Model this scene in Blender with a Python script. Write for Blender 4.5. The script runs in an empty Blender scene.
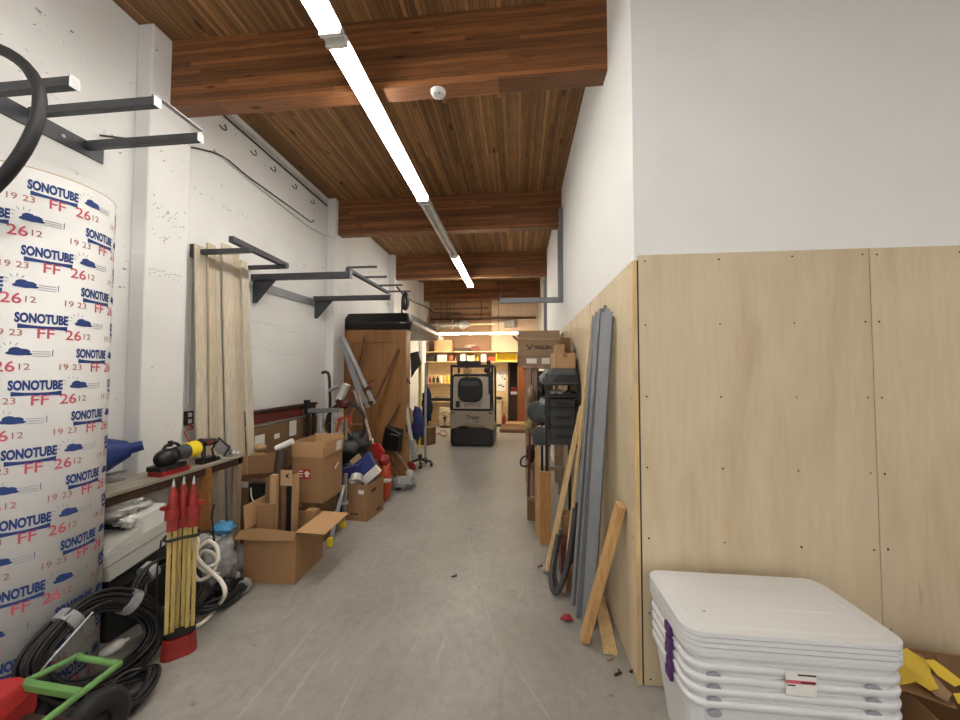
import bpy, bmesh, math, random
from mathutils import Vector, Matrix, noise
random.seed(7)
S = bpy.context.scene
COL = S.collection
V = Vector
PI = math.pi

# ------------------------------------------------------------------ materials
def lin(c):
    o = []
    for x in c[:3]:
        x /= 255.0
        o.append(x / 12.92 if x <= .04045 else ((x + .055) / 1.055) ** 2.4)
    return (*o, 1.0)

def nodes(name):
    m = bpy.data.materials.new(name); m.use_nodes = True
    nt = m.node_tree; b = nt.nodes['Principled BSDF']
    return m, nt, b

def N(nt, t, **k):
    n = nt.nodes.new(t)
    for a, v in k.items():
        if a.startswith('i_'):
            key = a[2:]; key = int(key) if key.isdigit() else key.replace('_', ' ')
            n.inputs[key].default_value = v
        else: setattr(n, a, v)
    return n

def coords(nt, scale=(1, 1, 1), kind='Object'):
    tc = N(nt, 'ShaderNodeTexCoord'); mp = N(nt, 'ShaderNodeMapping')
    mp.inputs['Scale'].default_value = scale
    nt.links.new(tc.outputs[kind], mp.inputs['Vector'])
    return mp.outputs['Vector']

def ramp(nt, fac, stops):
    r = N(nt, 'ShaderNodeValToRGB')
    el = r.color_ramp.elements
    while len(el) < len(stops): el.new(.5)
    for e, (p, c) in zip(el, stops): e.position = p; e.color = c
    nt.links.new(fac, r.inputs['Fac'])
    return r.outputs['Color']

def mix(nt, fac, a, b, mode='MIX'):
    n = N(nt, 'ShaderNodeMix', data_type='RGBA', blend_type=mode)
    for s, v in ((n.inputs['Factor'], fac), (n.inputs['A'], a), (n.inputs['B'], b)):
        if hasattr(v, 'is_linked') or hasattr(v, 'links'): nt.links.new(v, s)
        else: s.default_value = v
    return n.outputs['Result']

def sc(c, f): return tuple(min(1, x * f) for x in c[:3]) + (1,)

def mat(name, rgb, rough=.6, metal=0, var=.12, scale=6, stretch=(1, 1, 1), bump=.0, detail=4, trans=0, sub=0, coat=0):
    m, nt, b = nodes(name); c = lin(rgb)
    n = N(nt, 'ShaderNodeTexNoise', i_Scale=scale, i_Detail=detail, i_Roughness=.6)
    nt.links.new(coords(nt, stretch), n.inputs['Vector'])
    nt.links.new(ramp(nt, n.outputs['Fac'], [(.3, sc(c, 1 - var)), (.7, sc(c, 1 + var))]), b.inputs['Base Color'])
    b.inputs['Roughness'].default_value = rough; b.inputs['Metallic'].default_value = metal
    if coat: b.inputs['Coat Weight'].default_value = coat
    if trans: b.inputs['Transmission Weight'].default_value = trans
    if bump:
        bp = N(nt, 'ShaderNodeBump', i_Strength=bump, i_Distance=.01)
        nt.links.new(n.outputs['Fac'], bp.inputs['Height']); nt.links.new(bp.outputs['Normal'], b.inputs['Normal'])
    return m

def emis(name, rgb, strength):
    m, nt, b = nodes(name)
    b.inputs['Base Color'].default_value = (.8, .8, .8, 1)
    b.inputs['Emission Color'].default_value = lin(rgb); b.inputs['Emission Strength'].default_value = strength
    return m

def wood(name, rgb, axis='Z', var=.25, scale=3.0, rough=.55, fine=18):
    m, nt, b = nodes(name); c = lin(rgb)
    st = {'X': (.12, 1, 1), 'Y': (1, .12, 1), 'Z': (1, 1, .12)}[axis]
    co = coords(nt, st)
    n1 = N(nt, 'ShaderNodeTexNoise', i_Scale=scale * 4, i_Detail=5, i_Distortion=.6); nt.links.new(co, n1.inputs['Vector'])
    n2 = N(nt, 'ShaderNodeTexNoise', i_Scale=scale * fine, i_Detail=3); nt.links.new(co, n2.inputs['Vector'])
    a = ramp(nt, n1.outputs['Fac'], [(.3, sc(c, 1 - var)), (.7, sc(c, 1 + var))])
    g = ramp(nt, n2.outputs['Fac'], [(.35, (.82, .8, .78, 1)), (.6, (1, 1, 1, 1))])
    nt.links.new(mix(nt, 1.0, a, g, 'MULTIPLY'), b.inputs['Base Color'])
    b.inputs['Roughness'].default_value = rough
    bp = N(nt, 'ShaderNodeBump', i_Strength=.15, i_Distance=.004)
    nt.links.new(n2.outputs['Fac'], bp.inputs['Height']); nt.links.new(bp.outputs['Normal'], b.inputs['Normal'])
    return m

def strips(name, rgb, axis, width, length=2.5, var=.35, rough=.65, gap=.06):
    """wood built up of narrow strips: one random tone for each strip, dark joints, grain along the strip"""
    m, nt, b = nodes(name); c = lin(rgb)
    tc = N(nt, 'ShaderNodeTexCoord'); sp = N(nt, 'ShaderNodeSeparateXYZ'); nt.links.new(tc.outputs['Object'], sp.inputs[0])
    across, along = ('X', 'Y') if axis == 'Y' else ('Z', 'X')
    def M(op, a, bv=0.0):
        n = N(nt, 'ShaderNodeMath', operation=op)
        for i, v in enumerate((a, bv)):
            if hasattr(v, 'links'): nt.links.new(v, n.inputs[i])
            else: n.inputs[i].default_value = v
        return n.outputs[0]
    u = M('ADD', M('DIVIDE', sp.outputs[across], width), .5); row = M('FLOOR', u); fr = M('FRACT', u)
    wn = N(nt, 'ShaderNodeTexWhiteNoise', noise_dimensions='1D'); nt.links.new(row, wn.inputs['W'])
    l = M('ADD', M('DIVIDE', sp.outputs[along], length), wn.outputs['Value']); piece = M('FLOOR', l)
    cb = N(nt, 'ShaderNodeCombineXYZ'); nt.links.new(row, cb.inputs[0]); nt.links.new(piece, cb.inputs[1])
    w2 = N(nt, 'ShaderNodeTexWhiteNoise', noise_dimensions='2D'); nt.links.new(cb.outputs[0], w2.inputs['Vector'])
    base = ramp(nt, w2.outputs['Value'], [(0, sc(c, 1 - var)), (.7, c), (1, sc(c, 1 + var))])
    st = (14, .7, 14) if axis == 'Y' else (.7, 14, 14)
    n2 = N(nt, 'ShaderNodeTexNoise', i_Scale=5, i_Detail=5, i_Distortion=.4); nt.links.new(coords(nt, st), n2.inputs['Vector'])
    g = ramp(nt, n2.outputs['Fac'], [(.3, (.62, .58, .55, 1)), (.62, (1.0, 1.0, 1.0, 1))])
    col = mix(nt, 1.0, base, g, 'MULTIPLY')
    kn = N(nt, 'ShaderNodeTexVoronoi', i_Scale=1.0); nt.links.new(coords(nt, (5, 1.6, 5) if axis == 'Y' else (1.6, 5, 9)), kn.inputs['Vector'])
    kf = ramp(nt, kn.outputs['Distance'], [(.05, (.25, .18, .13, 1)), (.12, (1, 1, 1, 1))])
    col = mix(nt, 1.0, col, kf, 'MULTIPLY')
    edge = M('LESS_THAN', fr, gap)
    wg = M('MULTIPLY', edge, M('GREATER_THAN', wn.outputs['Value'], .35))
    col = mix(nt, wg, col, sc(c, .16))
    nt.links.new(col, b.inputs['Base Color']); b.inputs['Roughness'].default_value = rough
    bp = N(nt, 'ShaderNodeBump', i_Strength=.4, i_Distance=.01)
    hs = M('ADD', M('MULTIPLY', w2.outputs['Value'], .6), M('MULTIPLY', edge, -1.0))
    nt.links.new(hs, bp.inputs['Height']); nt.links.new(bp.outputs['Normal'], b.inputs['Normal'])
    return m

def painted_concrete(name, rgb):
    m, nt, b = nodes(name); c = lin(rgb)
    co = coords(nt)
    n = N(nt, 'ShaderNodeTexNoise', i_Scale=1.3, i_Detail=6); nt.links.new(co, n.inputs['Vector'])
    base = ramp(nt, n.outputs['Fac'], [(.3, sc(c, .93)), (.7, sc(c, 1.03))])
    # worn specks where the paint has chipped
    n2 = N(nt, 'ShaderNodeTexNoise', i_Scale=34, i_Detail=4); nt.links.new(coords(nt, (1, .7, 1)), n2.inputs['Vector'])
    n3 = N(nt, 'ShaderNodeTexNoise', i_Scale=1.7, i_Detail=2); nt.links.new(coords(nt, (1, .6, 1.6)), n3.inputs['Vector'])
    f1 = ramp(nt, n2.outputs['Fac'], [(.665, (0, 0, 0, 1)), (.70, (1, 1, 1, 1))])
    f2 = ramp(nt, n3.outputs['Fac'], [(.54, (0, 0, 0, 1)), (.63, (1, 1, 1, 1))])
    f = mix(nt, 1.0, f1, f2, 'MULTIPLY')
    col = mix(nt, f, base, sc(c, .22))
    nt.links.new(col, b.inputs['Base Color']); b.inputs['Roughness'].default_value = .7
    # board-form ridges
    wv = N(nt, 'ShaderNodeTexWave', wave_type='BANDS', bands_direction='Z', i_Scale=.8, i_Distortion=1.2, i_Detail=3)
    nt.links.new(co, wv.inputs['Vector'])
    h = ramp(nt, wv.outputs['Fac'], [(.0, (0, 0, 0, 1)), (.06, (1, 1, 1, 1))])
    n4 = N(nt, 'ShaderNodeTexNoise', i_Scale=9, i_Detail=6); nt.links.new(co, n4.inputs['Vector'])
    hh = mix(nt, .35, n4.outputs['Fac'], h)
    bp = N(nt, 'ShaderNodeBump', i_Strength=.3, i_Distance=.012)
    nt.links.new(hh, bp.inputs['Height']); nt.links.new(bp.outputs['Normal'], b.inputs['Normal'])
    return m

def concrete_floor(name):
    m, nt, b = nodes(name)
    co = coords(nt)
    n1 = N(nt, 'ShaderNodeTexNoise', i_Scale=.9, i_Detail=8, i_Roughness=.65); nt.links.new(co, n1.inputs['Vector'])
    n2 = N(nt, 'ShaderNodeTexNoise', i_Scale=16, i_Detail=8, i_Roughness=.75); nt.links.new(coords(nt, (1, .75, 1)), n2.inputs['Vector'])
    a = ramp(nt, n1.outputs['Fac'], [(.3, lin((140, 137, 131))), (.52, lin((157, 154, 148))), (.72, lin((172, 169, 164)))])
    g = ramp(nt, n2.outputs['Fac'], [(.3, (.82, .81, .79, 1)), (.58, (1, 1, 1, 1))])
    col = mix(nt, 1.0, a, g, 'MULTIPLY')
    # scratches along the aisle
    ms = N(nt, 'ShaderNodeTexNoise', i_Scale=3, i_Detail=3, i_Distortion=.5); nt.links.new(coords(nt, (5, .5, 1)), ms.inputs['Vector'])
    s1 = ramp(nt, ms.outputs['Fac'], [(.655, (0, 0, 0, 1)), (.69, (1, 1, 1, 1))])
    s2 = ramp(nt, ms.outputs['Fac'], [(.30, (1, 1, 1, 1)), (.345, (0, 0, 0, 1))])
    col = mix(nt, mix(nt, .16, (0, 0, 0, 1), s1), col, lin((205, 203, 198)))
    col = mix(nt, mix(nt, .16, (0, 0, 0, 1), s2), col, lin((96, 92, 86)))
    # small dark stains
    n5 = N(nt, 'ShaderNodeTexNoise', i_Scale=11, i_Detail=2); nt.links.new(co, n5.inputs['Vector'])
    st = ramp(nt, n5.outputs['Fac'], [(.73, (0, 0, 0, 1)), (.76, (1, 1, 1, 1))])
    col = mix(nt, mix(nt, .5, (0, 0, 0, 1), st), col, lin((70, 66, 60)))
    nt.links.new(col, b.inputs['Base Color'])
    r = ramp(nt, n1.outputs['Fac'], [(.3, (.34, .34, .34, 1)), (.7, (.5, .5, .5, 1))])
    nt.links.new(r, b.inputs['Roughness'])
    bp = N(nt, 'ShaderNodeBump', i_Strength=.12, i_Distance=.004)
    nt.links.new(n2.outputs['Fac'], bp.inputs['Height']); nt.links.new(bp.outputs['Normal'], b.inputs['Normal'])
    return m

def plywood_mat(name, rgb):
    m, nt, b = nodes(name); c = lin(rgb)
    n1 = N(nt, 'ShaderNodeTexNoise', i_Scale=2.2, i_Detail=6, i_Distortion=.8); nt.links.new(coords(nt, (1.6, 1.6, .35)), n1.inputs['Vector'])
    n2 = N(nt, 'ShaderNodeTexNoise', i_Scale=40, i_Detail=4); nt.links.new(coords(nt, (1, 1, .12)), n2.inputs['Vector'])
    a = ramp(nt, n1.outputs['Fac'], [(.28, sc(lin((194, 173, 140)), .98)), (.5, c), (.75, sc(c, 1.09))])
    g = ramp(nt, n2.outputs['Fac'], [(.3, (.94, .93, .92, 1)), (.6, (1, 1, 1, 1))])
    col = mix(nt, 1.0, a, g, 'MULTIPLY')
    n3 = N(nt, 'ShaderNodeTexNoise', i_Scale=2.6, i_Detail=2); nt.links.new(coords(nt, (5, 5, 1)), n3.inputs['Vector'])
    k = ramp(nt, n3.outputs['Fac'], [(.735, (0, 0, 0, 1)), (.77, (1, 1, 1, 1))])
    col = mix(nt, mix(nt, .3, (0, 0, 0, 1), k), col, lin((158, 118, 84)))
    nt.links.new(col, b.inputs['Base Color']); b.inputs['Roughness'].default_value = .55
    return m

M_ = {}
def mk():
    d = M_
    d['wall_l'] = painted_concrete('white_painted_concrete', (232, 232, 231))
    d['wall_r'] = mat('white_drywall', (233, 234, 233), .75, var=.02, scale=2)
    d['floor'] = concrete_floor('concrete_floor')
    d['deck'] = strips('nail_laminated_deck', (156, 114, 72), 'Y', .042, 2.4, .42, .7, .10)
    d['beam'] = strips('glulam_beam', (138, 90, 52), 'X', .036, 2.4, .42, .55, .05)
    d['ply'] = plywood_mat('pale_plywood', (206, 190, 160))
    d['screw'] = mat('dark_screw', (58, 50, 42), .5, .5)
    d['steel'] = mat('dark_grey_steel', (72, 74, 79), .45, .35, var=.12, scale=14)
    d['steel_l'] = mat('mid_grey_steel', (128, 130, 134), .45, .3, var=.1, scale=14)
    d['tipwhite'] = mat('pale_steel', (168, 169, 170), .45, .2)
    d['fixture'] = mat('white_enamel', (222, 222, 220), .35)
    d['tube_lit'] = emis('lit_tube', (255, 250, 240), 24)
    d['tube_warm'] = emis('lit_warm_tube', (255, 234, 200), 62)
    d['tube_off'] = mat('unlit_tube', (215, 216, 215), .25)
    d['white'] = mat('white_plastic', (226, 226, 223), .4, var=.03)
    d['offwhite'] = mat('grey_white_plastic', (196, 196, 190), .45, var=.05)
    d['paper'] = mat('white_paper', (232, 230, 225), .7, var=.03)
    d['black'] = mat('black_plastic', (20, 20, 21), .4, var=.2)
    d['rubber'] = mat('black_rubber', (32, 32, 34), .6, var=.25, scale=20)
    d['cable'] = mat('black_cable', (27, 27, 29), .45, var=.2, scale=20)
    d['gtape'] = mat('grey_tape', (150, 151, 153), .35, var=.15, scale=30)
    d['dgrey'] = mat('charcoal_plastic', (64, 67, 69), .45, var=.12)
    d['dgrey2'] = mat('dark_lid_plastic', (36, 38, 39), .4, var=.12)
    d['card'] = mat('cardboard', (150, 115, 78), .8, var=.07, scale=5, stretch=(1, 1, .4))
    d['card2'] = mat('pale_cardboard', (184, 150, 110), .8, var=.07, scale=5)
    d['card3'] = mat('dull_cardboard', (118, 89, 61), .8, var=.1, scale=5)
    d['card_in'] = mat('cardboard_inside', (186, 146, 104), .85, var=.06)
    d['cardgrey'] = mat('grey_brown_cardboard', (150, 124, 98), .8, var=.06)
    d['tapebrown'] = mat('brown_tape', (150, 112, 72), .35, var=.05)
    d['yellowtape'] = mat('yellow_tape', (226, 196, 66), .35, var=.08)
    d['red'] = mat('red_plastic', (168, 36, 38), .4, var=.1)
    d['redp'] = mat('red_paint', (146, 38, 33), .45, var=.18, scale=16)
    d['ink_red'] = mat('red_ink', (206, 92, 108), .7, var=.06)
    d['ink_blue'] = mat('blue_ink', (34, 62, 124), .7, var=.06)
    d['ink_grey'] = mat('grey_ink', (168, 170, 176), .7, var=.04)
    d['ink_dark'] = mat('dark_ink', (44, 36, 32), .7, var=.06)
    d['ink_rust'] = mat('rust_ink', (178, 118, 112), .7, var=.06)
    d['sono'] = mat('coated_paper', (218, 218, 217), .5, var=.025, scale=3)
    d['yellow'] = mat('yellow_plastic', (232, 204, 40), .4, var=.08)
    d['blond'] = wood('yellow_varnished_wood', (196, 172, 104), 'Z', .12, 3, .45)
    d['primed'] = wood('primed_trim_wood', (210, 199, 180), 'Z', .04, 3, .6)
    d['primed2'] = wood('bare_trim_wood', (200, 186, 162), 'Z', .06, 3, .6)
    d['pine'] = wood('pine_lumber', (204, 162, 106), 'Z', .14, 3, .6)
    d['pine2'] = wood('pale_pine', (218, 188, 138), 'Z', .1, 3, .6)
    d['oldwood'] = wood('weathered_wood', (164, 142, 122), 'Z', .25, 3, .7)
    d['brownwood'] = wood('brown_stick_wood', (118, 74, 52), 'Z', .2, 3, .6)
    d['cabwood'] = wood('honey_plywood', (158, 112, 64), 'Z', .16, 1.2, .45, 14)
    d['postwood'] = wood('tan_post_wood', (176, 128, 76), 'Z', .15, 2.5, .6)
    d['hosegrey'] = mat('grey_ribbed_hose', (66, 66, 68), .55, var=.25, scale=30, bump=.4)
    d['orangewood'] = wood('orange_door_wood', (138, 82, 46), 'Z', .15, 1.5, .4)
    d['benchwood'] = wood('bench_plywood', (166, 112, 62), 'Y', .15, 2, .55)
    d['benchtop'] = wood('worn_bench_top', (160, 152, 138), 'Y', .18, 2, .5)
    d['shelfwood'] = wood('blond_shelf_wood', (236, 208, 158), 'X', .1, 2, .5)
    d['galv'] = mat('galvanised_steel', (140, 144, 149), .45, .25, var=.08, scale=9, stretch=(1, 1, .2))
    d['alu'] = mat('aluminium', (186, 190, 196), .35, .8, var=.12, scale=8)
    d['green'] = mat('green_paint', (98, 142, 78), .38, var=.1)
    d['blue'] = mat('blue_plastic', (24, 48, 112), .45, var=.12)
    d['bluebox'] = mat('blue_card', (44, 56, 118), .6, var=.08)
    d['skyblue'] = mat('light_blue_plastic', (70, 146, 192), .45, var=.12)
    d['navy'] = mat('navy_cloth', (36, 42, 68), .85, var=.25, scale=14, bump=.3)
    d['greycloth'] = mat('grey_cloth', (72, 72, 74), .9, var=.2, scale=14, bump=.3)
    d['clearbin'] = mat('frosted_bin_plastic', (222, 224, 226), .32, var=.015, scale=2)
    d['recess_shade'] = mat('grip_recess_shade', (158, 160, 168), .5, var=.05)
    d['purple'] = mat('purple_latch', (78, 34, 104), .35, var=.1)
    d['plasticbag'] = mat('crumpled_plastic', (214, 214, 210), .3, var=.12, scale=22, bump=1.0)
    d['greybag'] = mat('printed_bag', (150, 150, 150), .35, var=.35, scale=22, bump=.6)
    d['hose_w'] = mat('white_hose', (224, 218, 206), .45, var=.06)
    d['beige'] = mat('beige_machine_paint', (150, 143, 130), .4, var=.04)
    d['beige2'] = mat('pale_machine_paint', (186, 180, 170), .4, var=.04)
    d['glass'] = mat('dark_screen_pad', (14, 15, 16), .4, var=.1)
    d['orange'] = mat('orange_plastic', (186, 74, 36), .5, var=.1)
    d['maroon'] = mat('dark_red_metal', (96, 40, 36), .5, var=.2)
    d['farwall'] = mat('beige_panel', (206, 182, 158), .7, var=.03)
    d['farwall2'] = mat('brown_board', (158, 124, 96), .7, var=.06)
    d['cream'] = mat('cream_enamel', (224, 206, 172), .45, var=.03)
    d['duct'] = mat('grey_duct', (150, 146, 138), .4, .5)
    d['darkbrown'] = mat('dark_brown', (60, 40, 30), .6, var=.15)
    d['conduit'] = mat('painted_conduit', (206, 206, 204), .5, .1)
    d['wire'] = mat('dark_wire', (44, 40, 38), .5)
    d['tan'] = mat('tan_canvas', (158, 140, 104), .8, var=.12)
mk()

# ------------------------------------------------------------------ mesh builder
def frame(d, up=V((0, 0, 1))):
    d = d.normalized()
    if abs(d.dot(up)) > .98: up = V((0, 1, 0)) if abs(d.y) < .9 else V((1, 0, 0))
    x = d.cross(up).normalized(); y = x.cross(d).normalized()
    return x, y, d

def smooth_pts(pts, k=6, closed=False):
    P = [V(p) for p in pts]; n = len(P); out = []
    rng = n if closed else n - 1
    for i in range(rng):
        g = (lambda j: P[j % n]) if closed else (lambda j: P[max(0, min(n - 1, j))])
        a, b, c, d = g(i - 1), g(i), g(i + 1), g(i + 2)
        for s in range(k):
            t = s / k
            out.append(.5 * ((2 * b) + (c - a) * t + (2 * a - 5 * b + 4 * c - d) * t * t + (3 * b - a - 3 * c + d) * t ** 3))
    if not closed: out.append(P[-1])
    return out

class MB:
    def __init__(s, M=None): s.v, s.f, s.m, s.s, s.M = [], [], [], [], M or Matrix.Identity(4)
    def add(s, vs, fs, m=0, sm=False):
        o = len(s.v); s.v += [s.M @ V(p) for p in vs]
        for f in fs: s.f.append([o + i for i in f]); s.m.append(m); s.s.append(sm)
        return s
    def box(s, x0, x1, y0, y1, z0, z1, m=0):
        v = [(x, y, z) for z in (z0, z1) for y in (y0, y1) for x in (x0, x1)]
        return s.add(v, [(0, 2, 3, 1), (4, 5, 7, 6), (0, 1, 5, 4), (2, 6, 7, 3), (0, 4, 6, 2), (1, 3, 7, 5)], m)
    def hexa(s, b, t, m=0):
        """b, t: four corners each, counter-clockwise seen from t's side"""
        return s.add(list(b) + list(t), [(3, 2, 1, 0), (4, 5, 6, 7), (0, 1, 5, 4), (1, 2, 6, 5), (2, 3, 7, 6), (3, 0, 4, 7)], m)
    def bar(s, p0, p1, w, h, up=(0, 0, 1), m=0):
        p0, p1 = V(p0), V(p1); x, y, d = frame(p1 - p0, V(up)); x = x * w / 2; y = y * h / 2
        q = [-x - y, x - y, x + y, -x + y]
        return s.hexa([p0 + a for a in q], [p1 + a for a in q], m)
    def cyl(s, p0, p1, r0, r1=None, n=16, m=0, cap=True):
        p0, p1 = V(p0), V(p1); r1 = r0 if r1 is None else r1; x, y, d = frame(p1 - p0)
        vs = []
        for p, r in ((p0, r0), (p1, r1)):
            for i in range(n):
                a = 2 * PI * i / n; vs.append(p + x * (r * math.cos(a)) + y * (r * math.sin(a)))
        s.add(vs, [(i, (i + 1) % n, n + (i + 1) % n, n + i) for i in range(n)], m, True)
        if cap:
            s.add(vs[:n], [tuple(reversed(range(n)))], m); s.add(vs[n:], [tuple(range(n))], m)
        return s
    def tube(s, pts, r, n=8, closed=False, m=0):
        P = [V(p) for p in pts]; k = len(P); vs = []; prev = None; D = []
        for i in range(k):
            a = P[i - 1] if (i or closed) else P[0]; b = P[(i + 1) % k] if (i < k - 1 or closed) else P[-1]
            d = (b - a)
            if d.length < 1e-9: d = V((0, 0, 1))
            d.normalize()
            if prev is None: x = frame(d)[0]
            else:
                x = prev - d * prev.dot(d)
                x = x.normalized() if x.length > 1e-6 else frame(d)[0]
            prev = x; D.append((d, x))
        tw = 0.0
        if closed:
            d, x0 = D[0]; x = prev - d * prev.dot(d)
            if x.length > 1e-6: x.normalize(); tw = math.atan2(d.dot(x.cross(x0)), x.dot(x0))
        for i in range(k):
            d, x = D[i]; x = Matrix.Rotation(tw * i / k, 3, d) @ x; y = d.cross(x)
            rr = r[i] if isinstance(r, (list, tuple)) else r
            for j in range(n):
                t = 2 * PI * j / n; vs.append(P[i] + x * (rr * math.cos(t)) + y * (rr * math.sin(t)))
        fs = []
        for i in range(k if closed else k - 1):
            for j in range(n):
                a, b = i * n, ((i + 1) % k) * n
                fs.append((a + j, a + (j + 1) % n, b + (j + 1) % n, b + j))
        s.add(vs, fs, m, True)
        if not closed:
            s.add(vs[:n], [tuple(reversed(range(n)))], m); s.add(vs[-n:], [tuple(range(n))], m)
        return s
    def lathe(s, prof, c=(0, 0, 0), n=24, m=0, axis=(0, 0, 1)):
        c = V(c); x, y, d = frame(V(axis)); vs = []
        for r, z in prof:
            for i in range(n):
                a = 2 * PI * i / n; vs.append(c + d * z + x * (r * math.cos(a)) + y * (r * math.sin(a)))
        fs = [(k * n + i, k * n + (i + 1) % n, (k + 1) * n + (i + 1) % n, (k + 1) * n + i) for k in range(len(prof) - 1) for i in range(n)]
        s.add(vs, fs, m, True)
        if prof[0][0] > 1e-4: s.add(vs[:n], [tuple(reversed(range(n)))], m)
        if prof[-1][0] > 1e-4: s.add(vs[-n:], [tuple(range(n))], m)
        return s
    def ell(s, c, r, n=16, k=10, m=0, lump=0, seed=0, R=None):
        c = V(c); vs = []
        for i in range(k + 1):
            t = PI * i / k
            for j in range(n):
                a = 2 * PI * j / n; u = V((math.sin(t) * math.cos(a), math.sin(t) * math.sin(a), math.cos(t)))
                f = 1 + (lump * noise.noise(u * 2.3 + V((seed, seed * 1.7, 0))) + lump * .6 * noise.noise(u * 5.1 + V((seed, 0, 3))) if lump else 0)
                p = V((u.x * r[0], u.y * r[1], u.z * r[2])) * f
                vs.append(c + (R @ p if R else p))
        fs = [(i * n + j, (i + 1) * n + j, (i + 1) * n + (j + 1) % n, i * n + (j + 1) % n) for i in range(k) for j in range(n)]
        return s.add(vs, fs, m, True)
    def prism(s, pts, vec, m=0):
        P = [V(p) for p in pts]; n = len(P); w = V(vec)
        nn = sum(((P[i] - P[0]).cross(P[(i + 1) % n] - P[0]) for i in range(1, n - 1)), V())
        if nn.dot(w) < 0: P.reverse()
        vs = P + [p + w for p in P]
        return s.add(vs, [tuple(reversed(range(n))), tuple(range(n, 2 * n))] + [(i, (i + 1) % n, n + (i + 1) % n, n + i) for i in range(n)], m)
    def plate(s, p, th, m=0):
        P = [V(q) for q in p]; nn = (P[1] - P[0]).cross(P[2] - P[0]).normalized()
        return s.prism(P, nn * th, m)
    def rrect(s, cx, cy, w, d, r, z0, z1, w2=None, d2=None, m=0, k=5, taper_r=None):
        def ring(w, d, r, z):
            o = []
            for sx, sy, a0 in ((1, 1, 0), (-1, 1, PI / 2), (-1, -1, PI), (1, -1, 1.5 * PI)):
                for i in range(k + 1):
                    a = a0 + PI / 2 * i / k
                    o.append((cx + sx * (w / 2 - r) + r * math.cos(a), cy + sy * (d / 2 - r) + r * math.sin(a), z))
            return o
        a = ring(w, d, r, z0); b = ring(w2 or w, d2 or d, r, z1); n = len(a)
        s.add(a + b, [(i, (i + 1) % n, n + (i + 1) % n, n + i) for i in range(n)], m, False)
        s.add(a, [tuple(reversed(range(n)))], m); s.add(b, [tuple(range(n))], m)
        return s
    def build(s, name, mats, parent=None, bevel=0, label=None, seg=2):
        me = bpy.data.meshes.new(name)
        if parent is not None: o0 = ROOT[parent.name]
        else:
            xs = [p.x for p in s.v]; ys = [p.y for p in s.v]; zs = [p.z for p in s.v]
            o0 = V(((min(xs) + max(xs)) / 2, (min(ys) + max(ys)) / 2, min(zs)))
        me.from_pydata([tuple(p - o0) for p in s.v], [], s.f)
        if not isinstance(mats, (list, tuple)): mats = [mats]
        for q in mats: me.materials.append(M_[q])
        me.polygons.foreach_set('material_index', s.m); me.polygons.foreach_set('use_smooth', s.s)
        me.update()
        bm = bmesh.new(); bm.from_mesh(me)
        bmesh.ops.recalc_face_normals(bm, faces=bm.faces[:]); bm.to_mesh(me); bm.free()
        o = bpy.data.objects.new(name, me); COL.objects.link(o)
        if parent is not None: o.parent = parent
        else: o.location = o0
        ROOT[o.name] = o0
        if bevel:
            b = o.modifiers.new('bevel', 'BEVEL'); b.width = bevel; b.segments = seg; b.limit_method = 'ANGLE'; b.angle_limit = .6
        if label: o['label'] = label
        return o
ROOT = {}

def tag(o, label, cat, group=None, kind=None):
    o['label'] = label; o['category'] = cat
    if group: o['group'] = group
    if kind: o['kind'] = kind
    return o
def thing(name, label, cat, loc, group=None):
    o = bpy.data.objects.new(name, None); COL.objects.link(o); o.location = loc; o.empty_display_size = .1
    ROOT[o.name] = V(loc)
    return tag(o, label, cat, group)
def struct(o):
    o['kind'] = 'structure'; return o
def copy_tree(o, loc=None, label=None, parent=None):
    c = o.copy(); COL.objects.link(c)
    if parent is not None: c.parent = parent
    if loc is not None: c.location = loc
    if label: c['label'] = label
    for ch in list(o.children): copy_tree(ch, None, None, c)
    return c
def T(x, y, z, rz=0, rx=0, ry=0):
    return Matrix.Translation((x, y, z)) @ Matrix.Rotation(rz, 4, 'Z') @ Matrix.Rotation(ry, 4, 'Y') @ Matrix.Rotation(rx, 4, 'X')

_tc = {}
def text_geo(st, size, bold=.0, sx=1.0):
    key = (st, size, bold, sx)
    if key not in _tc:
        cu = bpy.data.curves.new('lettering', 'FONT'); cu.body = st; cu.size = size; cu.offset = bold * size
        cu.align_x = 'CENTER'; cu.align_y = 'CENTER'; cu.resolution_u = 3
        ob = bpy.data.objects.new('lettering', cu); COL.objects.link(ob)
        bpy.context.view_layer.update()
        me = ob.evaluated_get(bpy.context.evaluated_depsgraph_get()).to_mesh()
        _tc[key] = ([(v.co.x * sx, v.co.y) for v in me.vertices], [tuple(p.vertices) for p in me.polygons])
        ob.evaluated_get(bpy.context.evaluated_depsgraph_get()).to_mesh_clear()
        bpy.data.objects.remove(ob); bpy.data.curves.remove(cu)
    return _tc[key]
def text(mb, st, size, o, ux, uy, m=0, bold=.0, sx=1.0):
    """flat lettering on a surface: o centre, ux / uy reading and up directions"""
    vs, fs = text_geo(st, size, bold, sx); o, ux, uy = V(o), V(ux).normalized(), V(uy).normalized()
    return mb.add([o + ux * a + uy * b for a, b in vs], fs, m)

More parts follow.
